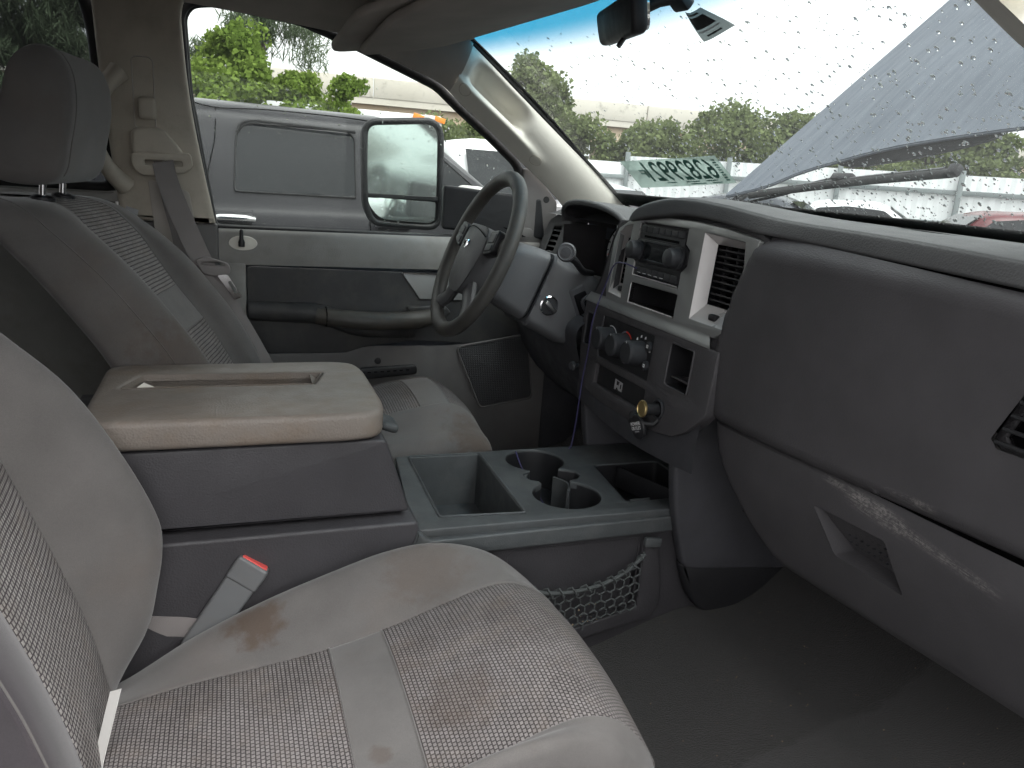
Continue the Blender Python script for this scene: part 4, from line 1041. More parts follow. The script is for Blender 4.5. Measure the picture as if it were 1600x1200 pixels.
# climate control
hvp = plate("climate_panel", hvh, off(.003), .02, "black_plastic", lo_, (), .001)
for i, yy in enumerate((.103, .033, -.040)):
    kb = lathe("climate_knob", [(.027, 0), (.0265, .012), (.0255, .034), (.022, .038), (0, .038)], tuple(SP(yy, .681, .003)), (-1, 0, .077), "knob_grey", hvp, 32)
    box("knob_mark", tuple(SP(yy, .703, .042)), (.001, .0012, .006), "print_grey", kb, .0005)
def arc(name, cy, cz, r, a0, a1, w, mat, parent):
    A = np.radians(np.linspace(a0, a1, 16)); pts = [(cy - (r + w) * math.cos(a), cz + (r + w) * math.sin(a)) for a in A] + [(cy - r * math.cos(a), cz + r * math.sin(a)) for a in A[::-1]]
    plate(name, P2(pts), off(.0036), .0005, mat, parent)
arc("fan_scale", .103, .681, .029, 35, 110, .0022, "print_white", hvp)
arc("heat_scale", .033, .681, .029, 40, 95, .0035, "print_red", hvp); arc("cold_scale", .033, .681, .029, 95, 140, .0035, "wire_grey", hvp)
for k in range(6):
    a = math.radians(20 + 28 * k); c = (-.040 - .036 * math.cos(a), .681 + .036 * math.sin(a))
    plate("mode_icon", P2([(c[0] + .003, c[1] - .003), (c[0] - .003, c[1] - .002), (c[0] - .002, c[1] + .0035), (c[0] + .002, c[1] + .002)]), off(.0036), .0005, "print_white", hvp)
for zz in (.703, .662):
    bt = lathe("round_button", [(.0105, 0), (.0105, .005), (.008, .007), (0, .007)], tuple(SP(-.072, zz, .003)), (-1, 0, .077), "knob_grey", hvp, 20)
    plate("button_icon", P2(rrect(-.0755, zz - .0035, -.0685, zz + .0035, .001)), off(.0105), .0004, "print_white", bt, [P2(rrect(-.0735, zz - .0015, -.0705, zz + .0015, .0005))])
# ash tray drawer below, with its small pictogram of a broken mark
asp = plate("ash_drawer", ash, off(-.004), .01, "black_plastic", lo_, (), .002)
plate("drawer_mark", P2([(.058, .600), (.058, .576), (.052, .576), (.046, .584), (.038, .578), (.022, .578), (.022, .598)]), off(-.003), .0006, "print_grey", asp, [P2([(.050, .597), (.050, .588), (.040, .588), (.036, .597)]), P2([(.033, .593), (.033, .583), (.027, .583), (.027, .593)])])
# power socket, charger and dangling cap
sk = lathe("socket_rim", [(.021, 0), (.022, .004), (.019, .006), (.016, .003), (.016, -.02)], tuple(SP(-.152, .592, .006)), (-1, 0, .077), "knob_grey", lo_, 28)
lathe("socket_hole", [(.0165, .002), (.0165, -.03), (0, -.03)], tuple(SP(-.152, .592, .006)), (-1, 0, .077), "dark_void", lo_, 28)
ch = thing("usb_charger", "black and gold round usb charger plugged into the power socket", "charger", tuple(SP(-.152, .592, .01)))
lathe("barrel", [(.0125, -.01), (.0125, .030), (.0165, .033), (.0165, .036)], tuple(SP(-.152, .592, .006)), (-1, 0, .077), "black_plastic", ch, 24)
lathe("trim_ring", [(.0150, .036), (.0172, .036), (.0175, .039), (.0155, .041), (.0148, .0395)], tuple(SP(-.152, .592, .006)), (-1, 0, .077), "gold_trim", ch, 28)
cf_ = off(.0455) @ Matrix.Translation((.152, .592 * 1.003, 0))
lathe("end_face", [(.0150, .0385), (0, .0385)], tuple(SP(-.152, .592, .006)), (-1, 0, .077), "black_plastic", ch, 24)
for dz in (.0045, -.0055): plate("usb_port", rrect(-.0075, dz - .002, .0075, dz + .002, .0005), cf_ @ Matrix.Rotation(-.5, 4, 'Z'), .001, "gold_trim" if dz > 0 else "chrome", ch)
cp = thing("socket_cap", "black power outlet cap dangling below the socket", "cap", tuple(SP(-.13, .55, .03)))
cM = frame(tuple(SP(-.128, .545, .035)), (.0, -.86, .36), (-.15, .36, .86))
plate("cap_disc", circ(0, 0, .026, 32), cM, .008, "black_plastic", cp, (), .003)
lathe("plug", [(.013, 0), (.013, .02), (.010, .024), (0, .024)], tuple(cM @ Vector((-.012, .012, -.006))), tuple((cM.to_3x3() @ Vector((-.5, .6, -.5)))), "rubber", cp, 20)
tube("tether", [cM @ Vector((.02, .006, -.004)), SP(-.158, .562, .015), SP(-.160, .572, .008)], .005, "rubber", cp, 8)
text("lettering", "POWER", cM @ Matrix.Translation((0, .007, .0006)), .011, "print_white", cp)
text("lettering", "OUTLET", cM @ Matrix.Translation((0, -.002, .0006)), .010, "print_white", cp)
text("lettering", "12V 20A", cM @ Matrix.Translation((0, -.009, .0006)), .005, "print_grey", cp)
# small lock knob at the far side of the stack
lathe("brake_knob", [(.006, -.03), (.006, 0), (.011, .002), (.012, .008), (.008, .012), (0, .012)], (.905, .235, .585), (-.9, -.3, 0), "knob_grey", db, 18)
# violet charging cable hanging from the radio to the console
cbl = tube("charging_cable", catmull([SP(.025, .852, .012), SP(.055, .858, .03), SP(.085, .848, .035), SP(.110, .80, .035), SP(.128, .72, .042), SP(.14, .64, .035), SP(.155, .56, .03), (.89, .165, .47), (.885, .17, .40), (.88, .172, .395)], 60), .0015, "wire_violet", None, 6)
tag(cbl, "thin violet cable looping from the radio down to the console", "cable")

# ---- chin and side walls running down to the floor
def chin(s, t):
    y = lerp(.24, -.285, s); z0 = np.interp(y, [-.285, -.25, -.16, -.05, .10, .19, .24], [.62, .58, .55, .54, .537, .547, .58])
    z = lerp(z0 + .01, .505 - .02 * math.sin(PI * s), t); x = SX(z) + .006 - .004 * math.sin(PI * t)
    return (x, y, z)
grid("chin", chin, 40, 12, "dash_low", db)
KN = rpoly([(1.10, .66), (.955, .66), (.928, .60), (.921, .52), (.936, .40), (.975, .272), (1.0, .262), (1.25, .235), (1.33, .30), (1.33, .66)], [.01, .02, .06, .06, .1, .02, .02, .03, .05, .01], 5)
for yy in (-.225, .195):
    plate("stack_side", KN, FXZ(yy), .03, "dash_low", db, (), .008)
    plate("stack_foot", rpoly([(.972, .275), (1.24, .24), (1.34, .28), (1.34, .14), (1.05, .145), (1.005, .19)], [.01, .01, .05, .02, .05, .05], 5), FXZ(yy + (.006 if yy < 0 else -.006)), .03, "black_plastic", db, (), .010)
grid("stack_nook", lambda s, t: (lerp(.93, 1.12, t), lerp(.20, -.20, s), .50 - .01 * t), 6, 4, "dash_low", db)
box("stack_back", (1.12, 0, .40), (.02, .40, .3), "black_plastic", db, .004)

# ---- passenger panel
YL = lambda z: np.interp(z, [.60, .625, .66, .74, .78, .87, .955, .97], [-.296, -.296, -.292, -.284, -.287, -.314, -.352, -.356])
def panel_x(y, z):
    x = .935 + .066 * sstep(.25, 1.05, -y) + .02 * max(0, -y - .6)
    d = max(0, (z - .935) / .022); x += .026 * d
    e = max(0, (.632 - z) / .022); x += .030 * e * e
    lft = max(0, 1 - (YL(z) - y) / .010); x += .008 * lft * lft
    return x - .004 * math.sin(PI * min(max((z - .62) / .33, 0), 1))
out = [(-YL(z), z) for z in np.linspace(.612, .958, 30)] + [(.97, .945), (.97, .62)]
ventp = [(.832, .840), (.800, .755), (.809, .744), (.935, .742), (.935, .835)]
def dz(y): return -.020 * sstep(.35, .95, -y)
pp = sheet("passenger_panel", out, [ventp], .012, lambda a, b: (panel_x(-a, b), -a, b + dz(-a) * sstep(.75, .95, b)), "dash_dark", db)
g = N("vent_edge_grey"); g.principled((.2, .195, .19), .5); MAT["vent_edge_grey"] = g.m
VPF = frame((.995, 0, 0), (0, -1, 0), (0.04, 0, 1))
vpf = plate("vent_frame", [(.818, .847), (.784, .750), (.797, .734), (.95, .734), (.95, .850), (.828, .850)], VPF @ Matrix.Translation((0, 0, .012)), .012, "dash_dark", db, [ventp], .003)
well("vent_throat", ventp, VPF @ Matrix.Translation((0, 0, .008)), .05, "dark_void", vpf)
for k in range(5): box("vent_slat", (.990, -(.806 + .0065 * k + .935) / 2, .752 + .0185 * k), (.014, .935 - (.806 + .0065 * k), .005), "black_plastic", vpf, .001, (0, .25, .0))
# ---- glovebox door
def scuffed(name):
    g = N(name)
    c = g.mix(g.ramp(g.noise(9, 4), .3, .7), tuple(v * .85 for v in DK), tuple(v * 1.1 for v in DK))
    def streak(c, p, q, wid, amt):
        p, q = Vector(p), Vector(q); m = (p + q) / 2; L = (q - p).length; ax = (q - p).normalized()
        rel = g.new("VectorMath", {0: g.coord(), 1: tuple(m)}, operation='SUBTRACT').outputs[0]
        al = g.new("VectorMath", {0: rel, 1: tuple(ax)}, operation='DOT_PRODUCT').outputs["Value"]
        ln = g.new("VectorMath", {0: rel}, operation='LENGTH').outputs["Value"]
        pr = g.math('SQRT', g.math('SUBTRACT', g.math('MULTIPLY', ln, ln), g.math('MULTIPLY', al, al), ))
        env = g.math('MULTIPLY', g.new("MapRange", {"Value": g.math('ABSOLUTE', al), "From Min": L * .35, "From Max": L * .55, "To Min": 1., "To Max": 0.}).outputs[0],
                     g.new("MapRange", {"Value": pr, "From Min": wid * .2, "From Max": wid, "To Min": 1., "To Max": 0.}).outputs[0])
        # scratch grain drawn out along the streak
        cmb = g.new("CombineXYZ", {0: g.math('MULTIPLY', al, 18), 1: g.math('MULTIPLY', pr, 380), 2: 0.0}).outputs[0]
        nz = g.ramp(g.noise(1.6, 6, .75, cmb), .44, .56)
        nz2 = g.ramp(g.noise(200, 4, .7), .36, .58)
        return g.mix(g.math('MULTIPLY', g.math('MULTIPLY', env, g.math('MULTIPLY', nz, nz2)), amt), c, (.46, .43, .41))
    c = streak(c, (.975, -.605, .600), (.985, -.715, .584), .018, .45)
    c = streak(c, (.985, -.68, .590), (1.0, -.85, .560), .011, .32)
    c = streak(c, (.975, -.61, .640), (.985, -.75, .634), .009, .5)
    c = streak(c, (.970, -.56, .609), (.98, -.69, .598), .010, .5)
    nb = g.new("TexVoronoi", {"Vector": g.coord(), "Scale": 420.0}).outputs["Distance"]
    g.principled(c, .52, 0, .4, g.bump(g.math('ADD', nb, g.noise(250, 3)), .3, .0009)); MAT[name] = g.m
scuffed("glovebox_plastic")
GP = catmull([(.62, .985), (.614, .964), (.606, .957), (.56, .957), (.50, .970), (.44, .990), (.398, 1.010), (.38, 1.035)], 40)
def glove_x(y, z):
    x = np.interp(-z, -GP[:, 0], GP[:, 1]) + .055 * sstep(.3, 1.05, -y)
    yl = np.interp(z, [.36, .40, .45, .53, .62], [-.44, -.42, -.365, -.305, -.268]); q = max(0, 1 - (yl - y) / .022); return x + .025 * q * q
GO = rpoly([(.268, .618), (.285, .56), (.305, .53), (.365, .45), (.43, .383), (.97, .395), (.97, .61)], [.02, .05, .05, .05, .03, .002, .002], 4)
LT = rpoly([(.548, .556), (.680, .556), (.712, .482), (.590, .486)], .006, 3)
gb = sheet("glovebox_door", GO, [LT], .010, lambda a, b: (glove_x(-a, b), -a, b), "glovebox_plastic", db)
pp.data.materials[0] = MAT["glovebox_plastic"]
# pull recess: sloping back and lower ledge
rim = [Vector((glove_x(-a, b), -a, b)) for a, b in LT]; cen = sum(rim, Vector()) / len(rim)
inn = [Vector((cen.x + (p.x - cen.x) + (.035 if p.z < cen.z else .010), cen.y + (p.y - cen.y) * .93, cen.z + (p.z - cen.z) * (.80 if p.z < cen.z else .97))) for p in rim]
nn = len(rim)
rc = mesh("pull_recess", rim + inn, [(i, (i + 1) % nn, nn + (i + 1) % nn, nn + i) for i in range(nn)], "dash_dark", db, 30)
mesh("pull_plate", inn, [tuple(range(nn))], "dash_dark", db, None)
for r_ in range(3):
    for k in range(7):
        c = inn[0].lerp(inn[nn // 2], .0) if False else Vector((cen.x + .018, cen.y + .038 - .012 * k - .004 * r_, cen.z + .014 - .010 * r_))
        box("pull_dimple", tuple(c), (.004, .004, .002), "knob_grey", rc, .0005)
# dark underside behind the glovebox
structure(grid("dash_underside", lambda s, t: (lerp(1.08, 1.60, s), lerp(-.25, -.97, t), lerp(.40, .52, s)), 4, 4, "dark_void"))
# ================================================================== steering wheel and column
t_ = math.radians(22.5)
WN = Vector((-math.cos(t_), 0, math.sin(t_))); WU = Vector((math.sin(t_), 0, math.cos(t_))); WCn = Vector((.688, .40, .833))
WF = frame(WCn, (0, -1, 0), WU)         # a = to the driver's right, b = up the rim, c = towards the driver
sw = thing("steering_wheel", "worn dark grey four-spoke steering wheel with small chrome emblem", "steering wheel", tuple(WCn))
rimp = [WF @ Vector((.2005 * math.cos(a), .2005 * math.sin(a), 0)) for a in np.linspace(0, 2 * PI, 73)[:-1]]
tube("rim", rimp, .0195, "steer_leather", sw, 16, closed=True, up=tuple(WN), squash=.88)
def dish(r): return .012 - .020 * min(r / .09, 1) ** 2
# airbag pad: a soft shield
pad2 = rpoly([(-.072, .068), (.072, .068), (.088, .02), (.072, -.06), (.040, -.105), (-.040, -.105), (-.072, -.06), (-.088, .02)], .03, 5)
sheet("airbag_pad", pad2, [], .010, lambda a, b: tuple(WF @ Vector((a, b, .012 + .022 * (1 - (a / .10) ** 2) * (1 - (b / .125) ** 2) - (.0)))), "column_grey", sw)
well("pad_side", pad2, WF @ Matrix.Translation((0, 0, .0185)), .05, "column_grey", sw, True)
tube("pad_seam", [WF @ Vector((x, .02 + .04 * math.cos(x * 12), .0335 - .012 * (x / .08) ** 2)) for x in np.linspace(-.078, .078, 20)], .0012, "dark_void", sw, 5)
for sx in (-1, 1):
    # upper spoke with switch pad
    tube("spoke", [WF @ Vector((sx * .065, .018, .0)), WF @ Vector((sx * .12, .030, -.004)), WF @ Vector((sx * .19, .045, 0))], .022, "steer_leather", sw, 10, squash=.55, up=tuple(WN))
    plate("switch_pad", rpoly([(sx * .092, .062), (sx * .148, .070), (sx * .150, .012), (sx * .098, .0)], .012, 4), WF @ Matrix.Translation((0, 0, .020)), .02, "black_plastic", sw, (), .004)
    plate("switch", rpoly([(sx * .102, .054), (sx * .142, .060), (sx * .143, .036), (sx * .104, .032)], .006, 3), WF @ Matrix.Translation((0, 0, .0225)), .006, "knob_grey", sw, (), .002)
    plate("switch", rpoly([(sx * .104, .028), (sx * .143, .032), (sx * .144, .018), (sx * .106, .010)], .005, 3), WF @ Matrix.Translation((0, 0, .0225)), .006, "knob_grey", sw, (), .002)
    # lower spoke
    tube("spoke", [WF @ Vector((sx * .045, -.075, -.004)), WF @ Vector((sx * .085, -.125, -.008)), WF @ Vector((sx * .125, -.160, 0))], .026, "column_grey", sw, 10, squash=.6, up=tuple(WN), radii=[.026, .022, .024])
# emblem: small chrome ram's head, horns and muzzle
EM = WF @ Matrix.Translation((0, .012, .0355))
em = plate("emblem", rpoly([(-.004, .009), (.004, .009), (.0055, .002), (.003, -.010), (0, -.013), (-.003, -.010), (-.0055, .002)], .001, 2), EM, .003, "chrome", sw, (), .0006)
for sx in (-1, 1):
    tube("emblem_horn", [EM @ Vector((sx * .003, .008, 0)), EM @ Vector((sx * .010, .010, 0)), EM @ Vector((sx * .014, .003, 0)), EM @ Vector((sx * .012, -.005, 0)), EM @ Vector((sx * .008, -.004, 0))], .0024, "chrome", em, 6)
# column shrouds: rounded boxes swept down the axis
sc_ = thing("steering_column", "grey steering column shroud with ignition lock and gear lever", "steering column", (.9, .40, .72))
AX = -WN
def shroud(name, stations, mat, parent):
    rings = []
    for s, hw_, up_, dn, rr in stations:
        c = WCn + AX * s
        sec = rrect(-hw_, -dn, hw_, up_, rr, 6); rings.append([tuple(c + Vector((0, -p[0], 0)) + WU * p[1]) for p in sec])
    n = len(rings[0]); vs = [p for r in rings for p in r]
    fs = [(j * n + i, j * n + (i + 1) % n, (j + 1) * n + (i + 1) % n, (j + 1) * n + i) for j in range(len(rings) - 1) for i in range(n)] + [tuple(range(n)), tuple(range((len(rings) - 1) * n, len(rings) * n))]
    return mesh(name, vs, fs, mat, parent, 40)
shroud("upper_shroud", [(.035, .060, .055, .075, .035), (.055, .072, .066, .092, .035), (.12, .088, .078, .100, .030), (.148, .092, .080, .102, .028), (.153, .088, .076, .098, .028)], "column_grey", sc_)
shroud("column_gap", [(.150, .084, .072, .094, .026), (.164, .084, .072, .094, .026)], "dark_void", sc_)
ls = shroud("lower_shroud", [(.160, .092, .079, .104, .028), (.166, .096, .083, .110, .028), (.26, .098, .078, .118, .026), (.34, .094, .066, .104, .03), (.40, .09, .055, .08, .03)], "column_grey", sc_)
# ignition lock on the side facing the passenger
IG = (.853, .307, .722)
lathe("lock_recess", [(.036, .0), (.034, .002), (.027, -.004), (0, -.004)], IG, (0, -1, 0), "dash_low", sc_, 28)
lathe("lock_ring", [(.023, -.004), (.0245, .006), (.0215, .008), (.0205, .002)], IG, (0, -1, 0), "chrome", sc_, 28)
lk = lathe("ignition_lock", [(.0205, -.002), (.0205, .004), (.016, .005), (0, .005)], IG, (0, -1, 0), "knob_grey", sc_, 28)
box("key_grip", (IG[0] + .002, IG[1] - .010, IG[2] - .002), (.040, .012, .012), "screw_steel", lk, .004, (0, .75, 0), 3)
# open bracket window behind the lock
box("bracket_frame", (.947, .315, .715), (.055, .03, .13), "dash_low", sc_, .012, (0, -.42, 0), 3)
box("bracket_void", (.951, .301, .712), (.034, .01, .095), "dark_void", sc_, .008, (0, -.42, 0), 3)
tube("bracket_hook", catmull([(.958, .297, .75), (.94, .296, .735), (.95, .296, .712), (.965, .296, .70), (.945, .296, .675)], 20), .005, "dash_low", sc_, 8)
# gear lever on the column with a round end knob
kc = Vector((.862, .245, .860))
tube("gear_lever", catmull([(.975, .33, .80), (.93, .29, .812), (.895, .262, .838), tuple(kc + Vector((.01, .01, -.008)))], 20), .0085, "black_plastic", sc_, 10)
kd = Vector((-.45, -.85, .12)).normalized()
gk = lathe("lever_knob", [(.010, -.028), (.019, -.020), (.023, -.006), (.0225, .008), (.019, .012), (.0165, .0105), (.0125, .0105), (0, .0115)], tuple(kc), tuple(kd), "column_grey", sc_, 28)
lathe("knob_button", [(.0122, .0105), (.0118, .014), (0, .0145)], tuple(kc), tuple(kd), "knob_grey", gk, 24)
# tilt-lever slot on the upper shroud
box("hazard_slot", (.765, .345, .894), (.05, .03, .002), "dark_void", sc_, .0005, (0, t_, .2))
# ================================================================== outside
GZ = -.50
def wet_asphalt():
    g = N("wet_asphalt"); c = g.mix(g.noise(1.2, 6), (.05, .05, .052), (.09, .088, .085))
    rr = g.new("MapRange", {"Value": g.noise(.8, 4), "From Min": .35, "From Max": .65, "To Min": .15, "To Max": .7}).outputs[0]
    g.principled(c, rr, 0, .5, g.bump(g.noise(60, 3), .3, .01)); MAT["wet_asphalt"] = g.m
wet_asphalt()
structure(mesh("ground", [(-600, -600, GZ), (600, -600, GZ), (600, 600, GZ), (-600, 600, GZ)], [(0, 1, 2, 3)], "wet_asphalt", None, None))

# ---- this truck's raised bonnet
hd = thing("raised_bonnet", "raised grey-blue bonnet of this truck seen through the windscreen", "bonnet", (1.65, 0, .95))
rear_edge = [(.74, 0.0), (.709, .004), (.593, .055), (.515, .12), (.409, .175), (.254, .238), (.023, .289), (-.15, .31), (-.35, .30), (-.55, .20), (-.70, .05), (-.74, 0.0)]
RE = catmull(rear_edge, 60)
def bon(s, t, low=0.0):
    i = min(int(s * 59), 58); f_ = s * 59 - i; y, l0 = RE[i] + (RE[i + 1] - RE[i]) * f_
    L = lerp(l0, 1.18, t); cr = .05 * (1 - (y / .74) ** 2) * sstep(0, .4, t) + .02 * math.exp(-((abs(y) - .45) / .06) ** 2) * sstep(.05, .4, t)
    p = Vector((1.63, y * (1 - .05 * t), 1.01)) + Vector((.743, 0, .669)) * L + Vector((-.669, 0, .743)) * (cr * .5 - low)
    return tuple(p)
grid("outer_skin", lambda s, t: bon(s, t), 60, 40, "bonnet_paint", hd, thick=.004)
grid("inner_frame", lambda s, t: bon(.24 + .52 * s, .34 + .6 * t, .03), 40, 10, "rubber", hd)
tube("rear_lip", [bon(s, 0, .002) for s in np.linspace(.01, .99, 50)], .004, "bonnet_paint", hd, 8)
# padding under the bonnet that shows below its rear edge
grid("insulation", lambda s, t: tuple(Vector(bon(lerp(.35, .56, s), .02)) + Vector((.02, 0, -.012 - .035 * t * math.sin(PI * s) ** .6))), 30, 4, "rubber", hd, thick=.02)
tube("hinge", [(1.52, .70, .93), (1.60, .71, .96), (1.68, .71, 1.02)], .014, "black_plastic", hd, 8)
tube("hinge", [(1.52, -.70, .93), (1.60, -.71, .96), (1.68, -.71, 1.02)], .014, "black_plastic", hd, 8)
cw = tag(grid("cowl_panel", lambda s, t: (lerp(WB(.73 * (2 * s - 1)) + .005, 1.62 - .1 * (2 * s - 1) ** 2, t), lerp(-.78, .78, s), lerp(.975, .93, t)), 30, 6, "rubber"), "black cowl panel below the windscreen", "cowl")
for sy in (1, -1):
    tag(grid("front_wing", lambda s, t, sy=sy: (lerp(1.2, 2.7, s), sy * (.76 + .18 * math.sin(PI / 2 * t)), lerp(.93, .55, t * t) - .03 * s), 20, 10, "bonnet_paint"), "grey-blue front wing of this truck on the %s side" % ("driver's" if sy > 0 else "passenger"), "car wing")

# ---- folded towing mirror outside the driver's window
tm = thing("towing_mirror", "large upright towing mirror folded against the driver's window", "mirror", (.65, 1.05, .85))
plastic("mirror_shell", (.015, .016, .018), .5, .2, 300, .3)
MX = frame((0, 1.05, 0), (1, 0.05, 0), (0, 0, 1))
sh = rpoly([(.515, 1.155), (.765, 1.180), (.775, .84), (.55, .85), (.525, .90)], [.045, .06, .05, .06, .05], 6)
plate("shell", sh, MX, .07, "mirror_shell", tm, (), .012)
simple("mirror_face", (.85, .92, .91), .10, .86)  # pale non-metal share stands in for sky the mirror would reflect
plate("mirror_glass", rpoly([(.528, 1.145), (.752, 1.168), (.757, .937), (.530, .942)], [.03, .045, .008, .008], 5), MX @ Matrix.Translation((0, 0, .005)), .004, "mirror_face", tm)
def conv(v):  # convex lower glass
    return Vector((v.x, v.y, v.z + .010 - .6 * ((v.x - .645) ** 2 + (v.y - .89) ** 2)))
lg = rpoly([(.531, .930), (.757, .925), (.757, .855), (.575, .862), (.54, .90)], [.008, .008, .03, .04, .04], 5)
sheet("spotter_glass", lg, [], .01, lambda a, b: tuple(MX @ Vector((a, b, .012 - .9 * ((a - .645) ** 2 + (b - .89) ** 2)))), "mirror_face", tm)
plate("divider", rrect(.524, .928, .765, .942, .003), MX @ Matrix.Translation((0, 0, .006)), .01, "mirror_shell", tm, (), .002)
tube("mirror_rim", [tuple(MX @ Vector((p[0], p[1], .002))) for p in sh], .010, "mirror_shell", tm, 8, closed=True)
plate("arm", rpoly([(.74, .985), (1.04, .965), (1.06, .84), (.74, .855)], .01, 3), frame((0, 1.03, 0), (1, -.22, 0), (0, 0, 1)), .05, "mirror_shell", tm, (), .008)
dv, df = [], []
for k in range(90):
    a, b = random.uniform(.53, .755), random.uniform(.86, 1.16); r = random.uniform(.0012, .003); b0 = len(dv); c = MX @ Vector((a, b, .006 if b > .935 else .014))
    dv.append(c + Vector((0, -r * .6, 0)))
    for q in range(6): dv.append(c + Vector((math.cos(q * PI / 3) * r, 0, math.sin(q * PI / 3) * r * 1.3)))
    for q in range(6): df.append((b0, b0 + 1 + q, b0 + 1 + (q + 1) % 6))
md = mesh("mirror_drops", dv, df, "water", tm, 80, fix=False); md["kind"] = "stuff"

# ---- dark pickup parked alongside
g = N("truck_paint"); c = g.mix(g.ramp(g.noise(2.5, 5), .3, .7), (.026, .026, .029), (.036, .036, .040))
c = g.mix(g.math('MULTIPLY', g.ramp(g.noise(130, 3), .62, .7), .6), c, (.012, .012, .014))
g.principled(c, .28, 0, .22, g.bump(g.noise(90, 3), .12, .004)); MAT["truck_paint"] = g.m
simple("truck_glass", (.012, .014, .016), .06, 0, .3)
nt = thing("parked_pickup", "dark grey crew cab pickup parked close beside the driver's window", "pickup", (.6, 3.4, GZ))
TY = 2.6
def roofz(x): return np.interp(x, [-1.6, -1.35, -1.05, -.8, 0, .9, 1.10, 1.20, 1.62, 1.75], [.80, .83, 1.20, 1.255, 1.285, 1.275, 1.215, 1.16, .86, .83])
def tside(s, t):
    x = lerp(-1.6, 3.3, s); zr = roofz(min(x, 1.75)) if x < 1.75 else lerp(.83, .70, ((x - 1.75) / 1.55) ** 2)
    prof = catmull([(.06, -.42), (.0, -.25), (-.02, .2), (-.01, .55), (.01, .74), (.03, .80), (.06, .80 + (zr - .80) * .3), (.115, .80 + (zr - .80) * .78), (.15, zr - .045 * (zr > .9)), (.21, zr - .012), (.32, zr + .005), (.55, zr + .018), (.95, zr + .022)], 48)
    k = t * 47; i = min(int(k), 46); p = prof[i] + (prof[i + 1] - prof[i]) * (k - i)
    return (x, TY + p[0], p[1])
grid("body_side", tside, 90, 48, "truck_paint", nt)
grid("body_side", lambda s, t: (lambda p: (p[0], 2 * (TY + .95) - p[1], p[2]))(tside(s, t)), 60, 30, "truck_paint", nt)
def ty(z):  # outer skin y at height z in the glass area
    return TY + np.interp(z, [.74, .80, .945, 1.175, 1.24], [.01, .03, .06, .115, .15])
def tpanel(name, pts, mat, lift=.004, step=.03, parent=nt):
    return sheet(name, pts, [], step, lambda a, b: (a, ty(b) - lift, b), mat, parent)
rwin = rpoly([(.150, .862), (.165, 1.13), (.21, 1.185), (.70, 1.185), (.735, 1.15), (.735, .860)], [.02, .1, .05, .02, .02, .01], 5)
tpanel("rear_window", rwin, "truck_glass")
tube("window_seal", [(x, ty(z) - .006, z) for x, z in rwin], .0045, "rubber", nt, 6, closed=True)
tube("rain_visor", catmull([(.17, ty(1.15) - .022, 1.145), (.22, ty(1.19) - .03, 1.193), (.45, ty(1.19) - .034, 1.192), (.735, ty(1.18) - .03, 1.182)], 20), .008, "rubber", nt, 6)
fwin = rpoly([(.86, .858), (.87, 1.165), (.92, 1.175), (1.10, 1.155), (1.50, .85)], [.02, .03, .03, .04, .02], 4)
tpanel("front_window", fwin, "truck_glass")
tube("window_seal", [(x, ty(z) - .006, z) for x, z in fwin], .0045, "rubber", nt, 6, closed=True)
for pts in ([(.075, 1.24), (.068, 1.1), (.035, .95), (.02, .80), (.02, .4), (.05, .1), (.06, -.3)], [(.80, 1.235), (.805, 1.0), (.805, .6), (.805, -.3)], [(-.06, 1.27), (.075, 1.245), (.35, 1.255), (.8, 1.245), (1.08, 1.205)]):
    tube("panel_gap", [(p[0], ty(p[1]) - .0015 if p[1] > .74 else TY - .0215 + (.02 if p[1] < 0 else 0) + .02 * (p[1] - .2) ** 2, p[1]) for p in catmull(pts, 24)], .0035, "dark_void", nt, 5)
for x0 in (.055, .835):
    h_ = tube("door_handle", catmull([(x0, TY - .03, .735), (x0 + .03, TY - .055, .742), (x0 + .13, TY - .058, .742), (x0 + .18, TY - .03, .735)], 16), .017, "chrome", nt, 10)
    box("handle_cup", (x0 + .09, TY - .012, .735), (.17, .02, .05), "truck_paint", nt, .01)
# its far-side interior shapes glimpsed through the front window: white mirror outside
box("door_mirror", (1.28, TY - .18, .89), (.09, .2, .14), "paper_white", nt, .03, (0, 0, .2), 3)
for x0 in (-1.0, 2.5):
    for yy in (TY + .12, TY + 1.78):
        w_ = lathe("wheel", [(.20, -.12), (.36, -.12), (.39, -.09), (.39, .09), (.36, .12), (.20, .12)], (x0, yy, GZ + .39), (0, 1, 0), "rubber", nt, 32)
        lathe("rim", [(.0, .10), (.05, .10), (.18, .06), (.21, .11), (.21, -.1)], (x0, yy, GZ + .39), (0, -1, 0), "chrome", w_, 24)

